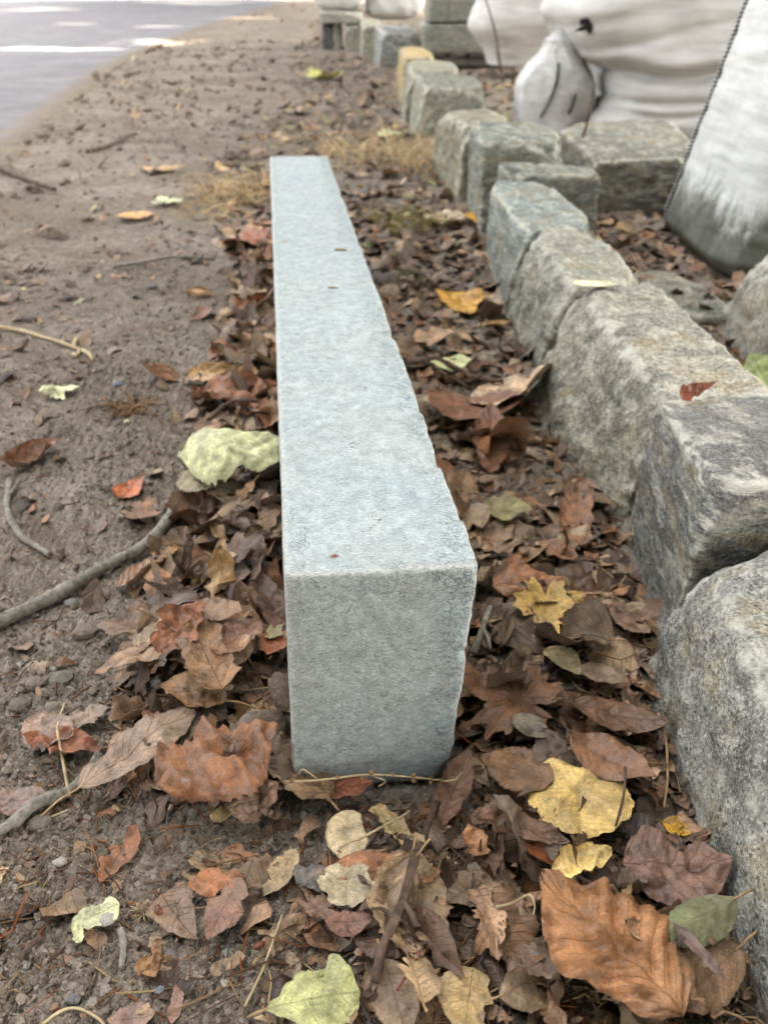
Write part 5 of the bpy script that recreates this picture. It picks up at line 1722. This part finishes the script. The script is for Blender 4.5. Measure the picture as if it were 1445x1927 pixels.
stick("twig", "short grey twig standing in soil near the mint green piece", [(228, 1755), (234, 1780), (231, 1825)], 0.0028, 0.0024, M_BARK, 0.004, (), 13, "twig", 18)
stick("twig", "brown twig piece on soil left of the mint green piece", [(140, 1645), (125, 1675), (105, 1690)], 0.0028, 0.0018, M_TWIG, 0.003, (), 15, "twig", 18)
stick("twig", "short reddish twig on soil at the lower left", [(78, 1762), (55, 1780), (38, 1802)], 0.0022, 0.0016, M_TWIG, 0.003, (), 17, "twig", 14)
stick("twig", "long thin twig on far soil at the left edge", [(-10, 315), (50, 340), (105, 358)], 0.011, 0.006, M_TWIG, 0.008, (), 19, "twig", 22)
stick("twig", "thin dark twig lying far left of the block's far end", [(165, 287), (215, 272), (256, 250)], 0.009, 0.005, M_TWIG, 0.008, (), 21, "twig", 22)
stick("twig", "forked pale twig beside the block's far left side", [(215, 508), (280, 496), (330, 486), (405, 492)], 0.005, 0.004, M_BARK, 0.010, [([(350, 486), (342, 472), (330, 462)], 0.004, 0.002)], 23, "twig", 30)
stick("twig", "curved dark twig above the arching pale green leaf", [(395, 820), (440, 795), (490, 790)], 0.004, 0.003, M_TWIG, 0.02, (), 25, "twig", 20)
stick("twig", "upright grey green twig against the block's right side", [(890, 1240), (905, 1215), (920, 1180)], 0.0040, 0.0032, M_BARK, 0.010, [([(905, 1215), (915, 1232), (920, 1248)], 0.003, 0.002)], 27, "twig", 18)
stick("straw_stem", "straight yellow straw on soil near the bottom", [(462, 1902), (500, 1825), (534, 1742)], 0.0010, 0.0008, M_STRAW, 0.006, (), 31, "straw", 20, 0.05, 6)
stick("straw_stem", "thin tan stalk lying over the broken purplish leaf", [(124, 1332), (116, 1390), (122, 1440), (131, 1498)], 0.0011, 0.0016, M_STRAW, 0.006, (), 33, "straw", 24, 0.05, 6)
stick("straw_stem", "pale frayed straw below the flaking grey stick", [(50, 1552), (90, 1534), (135, 1515)], 0.0012, 0.0007, M_STRAW, 0.003, (), 35, "straw", 16, 0.05, 6)
stick("straw_stem", "long reddish leaf stalk beside the nearest stone", [(1228, 1385), (1246, 1425), (1250, 1480), (1242, 1545)], 0.0014, 0.0010, M_PALE_STALK, 0.010, (), 37, "straw", 24, 0.05, 6)
stick("straw_stem", "grey stalk hanging below the bright yellow scalloped leaf", [(1160, 1515), (1158, 1560), (1145, 1610)], 0.0013, 0.0009, M_TWIG, 0.014, (), 39, "straw", 18, 0.05, 6)
stick("straw_stem", "bundle stalk crossing the pale yellow curled leaf", [(640, 1632), (700, 1598), (770, 1545)], 0.0014, 0.0010, M_STRAW, 0.016, (), 41, "straw", 20, 0.05, 6)
stick("straw_stem", "pale looped straw at the bottom left edge", [(80, 1925), (115, 1902), (150, 1898), (185, 1915), (200, 1930)], 0.0013, 0.0009, M_STRAW, 0.004, (), 43, "straw", 24, 0.05, 6)
stick("straw_stem", "kinked pale straw left of the large orange brown leaf", [(925, 1770), (955, 1762), (985, 1745), (995, 1770), (992, 1790)], 0.0012, 0.0008, M_STRAW, 0.010, (), 45, "straw", 22, 0.05, 6)
stick("straw_stem", "thin dark stalk along the nearest stone's foot", [(1372, 1740), (1385, 1790), (1410, 1860), (1440, 1930)], 0.0012, 0.0009, M_TWIG, 0.010, (), 47, "straw", 24, 0.05, 6)
stick("straw_stem", "orange needle lying at the bottom left of the tan wavy leaf", [(745, 1905), (765, 1880), (790, 1845)], 0.0011, 0.0009, M_SEED, 0.006, (), 49, "straw", 14, 0.05, 6)

# seed stem with round buds across the block's foot
s_w = np.array([at_y(518, 1472, 0.496), at_y(600, 1468, 0.497), at_y(690, 1458, 0.498), at_y(770, 1462, 0.502), at_y(842, 1470, 0.506)])
s = spline(s_w, 40)
st_ = empty("seed_stem", s.mean(0) * (1, 1, 0))
tag(st_, "yellow straw stem with small round buds across the block's foot", "straw")
v, f = tube(s, np.linspace(0.0012, 0.0008, len(s)), 7)
part(make_mesh("main_stem", v, f, M_STRAW, True, None, None, s.mean(0)), st_)
sp_ = np.array([[math.cos(a) * math.sin(b), math.sin(a) * math.sin(b), math.cos(b)] for b in np.linspace(0.02, 3.12, 7) for a in np.linspace(0, 6.283, 9)[:-1]])
spf = []
for i in range(6):
    for j in range(8):
        spf.append((i * 8 + j, (i + 1) * 8 + j, (i + 1) * 8 + (j + 1) % 8, i * 8 + (j + 1) % 8))
spf = np.array(spf)
M_BUD = m_plain("tan_bud", (150, 116, 78), 0.6, 0.25, 300.0)
for k, (i, dz) in enumerate(((4, 0.003), (6, -0.003), (14, 0.003), (19, -0.003), (21, 0.004), (26, 0.003), (31, 0.0035), (31, -0.003), (35, 0.0035), (35, -0.003), (11, -0.0035))):
    c = s[min(i, len(s) - 1)] + (0, -0.001, dz)
    part(make_mesh("bud", c + sp_ * (0.0018 + 0.0006 * math.sin(k * 2.1)) * (1, 1, 1.15), spf, M_BUD, True, None, None, c), st_)
for a0, a1, a2 in (((598, 1466), (570, 1448), (562, 1458)), ((700, 1460), (725, 1470), (712, 1480)), ((838, 1470), (858, 1466), (868, 1454))):
    q3 = spline(np.array([at_y(*a0, 0.500), at_y(*a1, 0.496), at_y(*a2, 0.495)]), 10)
    v, f = tube(q3, np.linspace(0.0009, 0.0005, len(q3)), 5)
    part(make_mesh("tendril", v, f, M_STRAW, True, None, None, q3[0]), st_)

# dried flower stalk at the left
r0 = stick("dry_flower_stalk", "pale yellow dried flower stalk lying on soil at the left", [(-15, 622), (30, 622), (95, 640), (140, 655), (160, 660)], 0.0042, 0.0032, M_STRAW, 0.006,
           [([(118, 648), (120, 638), (124, 632)], 0.002, 0.001), ([(140, 655), (145, 640), (158, 628)], 0.004, 0.006), ([(155, 660), (168, 668), (176, 682)], 0.005, 0.003), ([(150, 660), (146, 670), (138, 668)], 0.004, 0.004)], 51, "flower stalk", 30, 0.25)

# beech husk with nuts, seeds
hx_ = at(272, 1716, 0.006)
hk = empty("beech_husk", (hx_[0], hx_[1], 0))
tag(hk, "small bristly tan beech husk split open on the soil", "husk")
zh = float(height(hx_[0], hx_[1]))
vs = []
r_ = np.random.default_rng(5)
for k in range(46):
    a, b = r_.uniform(0, 6.28), r_.uniform(0.2, 1.5)
    d = np.array([math.cos(a) * math.sin(b), math.sin(a) * math.sin(b), math.cos(b) * 0.8])
    p0 = np.array([hx_[0], hx_[1], zh + 0.002]) + d * 0.004
    vs.append(tube(np.array([p0, p0 + d * 0.004, p0 + d * 0.007 + (0.001 * r_.normal(), 0.001 * r_.normal(), 0)]), [0.0008, 0.0006, 0.0002], 4))
v, f = join(vs)
part(make_mesh("bristles", v, f, M_STRAW, True, None, None, hx_), hk)
c = np.array([hx_[0], hx_[1], zh + 0.003])
part(make_mesh("husk_shell", c + sp_ * (0.0075, 0.006, 0.005), spf, M_TWIG, True, None, None, c), hk)
for lb, px, py, s_, sc in (("glossy orange brown nut touching the beech husk", 290, 1704, 0.0046, (1.3, 0.7, 0.6)), ("second glossy nut in front of the beech husk", 303, 1728, 0.0044, (1.2, 0.7, 0.6)), ("dark red pointed seed on soil right of the curled orange tan leaf", 490, 1794, 0.0040, (0.7, 1.3, 0.6)),
                           ("red brown bud scale on soil below the torn flat reddish leaf", 172, 1588, 0.0045, (1.4, 0.8, 0.5)), ("pinkish seed beside the cupped ribbed leaf", 292, 1146, 0.0048, (1.1, 0.8, 0.7))):
    c = at(px, py, 0.006)
    c[2] = float(height(c[0], c[1])) + s_ * 0.4
    tw = np.array(Matrix.Rotation(px * 0.37, 3, 'Z'))
    V_ = sp_ * np.array(sc) * s_
    V_[:, :2] *= (1 - 0.35 * np.clip(V_[:, 0:1] / (s_ * sc[0]), 0, 1) ** 2)
    o = make_mesh("nut", c + V_ @ tw.T, spf, M_SEED, True, None, None, c)
    tag(o, lb, "nut")

# pebbles and larger clods one can pick out
PEB = [(222, 722, .011, (138, 140, 142), "smooth bluish grey pebble far left of the tan rolled leaf"), (133, 1128, .0075, (150, 146, 140), "pale pebble just below the bent grey branch"), (112, 1618, .006, (172, 164, 148), "angular pale pebble on soil above the mint green piece"),
       (205, 1745, .006, (168, 162, 150), "whitish crumb above the short grey twig"), (135, 1880, .004, (120, 124, 132), "tiny bluish pebble near the bottom left edge"), (300, 1865, .004, (128, 130, 134), "small grey pebble below the curled orange tan leaf"),
       (60, 600, .018, (122, 112, 104), "dark rounded pebble behind the dried flower stalk"), (285, 535, .012, (140, 134, 126), "round pebble left of the ring shaped leaf"), (270, 1385, .006, (198, 180, 168), "pale pinkish pebble by the litter's upper edge"), (140, 1880, .005, (110, 108, 104), "dark pebble beside the tiny bluish one"),
       (165, 1195, .014, (132, 118, 104), "broad flat soil clod below the bent grey branch"), (190, 1185, .012, (122, 114, 100), "greenish grey soil clod beside the broad flat one"), (120, 1280, .012, (126, 118, 106), "flaky soil clod left of the litter"), (70, 1290, .010, (134, 122, 108), "rough soil clod at the far left below the branch"),
       (75, 1545, .010, (126, 116, 104), "rounded soil lump below the shiny purplish leaf"), (40, 1330, .011, (118, 108, 96), "upright soil clod at the left edge above the broken purplish leaf"), (100, 1335, .009, (136, 124, 108), "small soil clod above the broken purplish leaf")]
for k, (px, py, s_, c_, lb) in enumerate(PEB):
    c = at(px, py, 0.006)
    c[2] = float(height(c[0], c[1])) + s_ * 0.22
    V_ = sp_ * s_ * (1 + 0.22 * noise3(sp_ * 1.7 + k * 9, 61) + 0.10 * noise3(sp_ * 4 + k * 9, 62))[:, None] * (1.15, 0.9, 0.55)
    o = make_mesh("soil_clod" if "clod" in lb or "lump" in lb or "crumb" in lb else "pebble", c + V_, spf, M_CRUMB, "clod" not in lb, None, np.repeat(lin(c_)[None], len(V_), 0), c)
    tag(o, lb, "clod" if "clod" in lb or "lump" in lb or "crumb" in lb else "pebble")


# ------------------------------------------------------------------ dry grass and weeds
def tuft(label, pix, n, length, spread, colours, seed, flat=0.5, mat=M_CRUMB):
    r_ = np.random.default_rng(seed)
    c0 = at(*pix, 0.0)
    parts_, cols_ = [], []
    for k in range(n):
        a = r_.uniform(0, 6.28)
        rr_ = spread * math.sqrt(r_.uniform())
        b = c0 + (rr_ * math.cos(a), rr_ * math.sin(a) * 1.2, 0.0)
        if in_block(b[0], b[1], 0.004):
            continue
        d = r_.uniform(0, 6.28)
        L = length * r_.uniform(0.4, 1.2)
        lean = r_.uniform(0.4, 1.3)
        e = b + (math.cos(d) * L * lean, math.sin(d) * L * lean, L * r_.uniform(0.05, flat))
        m = (b + e) / 2 + (0, 0, L * r_.uniform(0.1, 0.4) * flat * 1.6)
        if in_block(e[0], e[1], 0.004) or in_block(m[0], m[1], 0.004):
            continue
        sp3 = spline([b, m, e], 8)
        v, f = tube(sp3, np.linspace(1, 0.35, len(sp3)) * r_.uniform(0.0009, 0.0019) * (2.2 if k % 9 == 0 else 1), 3)
        parts_.append((v, f))
        cols_.append(np.repeat(lin(colours[int(r_.integers(len(colours)))])[None] * r_.uniform(0.75, 1.2), len(v), 0))
    v, f = join(parts_)
    o = make_mesh("dry_grass_tuft", v, f, mat, True, None, np.concatenate(cols_), c0)
    return tag(o, label, "grass", "tufts of dry grass")


STR = [(236, 206, 154), (224, 192, 142), (208, 174, 128), (190, 158, 118), (240, 216, 170)]
tuft("tawny dry grass heaped against the block's far left corner", (455, 372), 190, 0.17, 0.15, STR, 1)
tuft("dry grass strands below the heap at the block's far left side", (400, 410), 50, 0.12, 0.12, STR, 2, 0.35)
tuft("tawny dry grass spread right behind the block's far end", (690, 300), 200, 0.22, 0.28, STR, 3)
tuft("thin dry grass at the shaggy brownish stone's foot", (800, 320), 90, 0.22, 0.14, STR, 4, 0.8)
tuft("greenish grass clump between the block and the slaty stone", (770, 425), 130, 0.10, 0.12, [(150, 146, 82), (126, 130, 70), (184, 164, 104), (168, 140, 96)], 5)
tuft("olive matted grass in the channel near the block's middle", (780, 540), 110, 0.08, 0.09, [(120, 106, 72), (134, 116, 82), (108, 100, 70)], 6, 0.25)
tuft("small dry root tangle on soil left of the reddish leaves", (245, 770), 70, 0.05, 0.03, [(170, 136, 98), (150, 118, 86)], 7, 0.4)
tuft("tiny straw tangle beside the forked twig", (815, 1660), 60, 0.022, 0.014, [(176, 150, 112), (150, 126, 94)], 8, 0.5)
tuft("loose straw tangle left of the forked twig's lower end", (692, 1795), 50, 0.03, 0.014, STR, 9, 0.4)
tuft("wispy straw left of the large orange brown leaf", (950, 1775), 40, 0.035, 0.02, STR, 10, 0.3)


def weed(label, pts, r, k=24):
    s_ = spline(pts, k)
    o = make_mesh("weed_stem", *tube(s_, np.linspace(r, r * 0.5, len(s_)), 6, 3, 0.1), M_TWIG, True, None, None, pts[0])
    return tag(o, label, "weed")


w0 = at(946, 156, 0.0)
weed("thin bare weed stem standing before the smaller smooth white bag", np.array([w0, at_y(938, 105, w0[1]), at_y(930, 55, w0[1]), at_y(908, -20, w0[1])]), 0.012)
w0 = np.array([*at(1096, 258, 0.17)[:2], 0.165])
weed("thin bare weed stem rising over the broad layered stone", np.array([w0, at_y(1104, 232, w0[1]), at_y(1112, 190, w0[1]), at_y(1120, 156, w0[1])]), 0.006)
for o in bpy.data.objects:
    if o.parent is None and "category" in o.keys() and "kind" not in o.keys():
        o["kind"] = "thing"
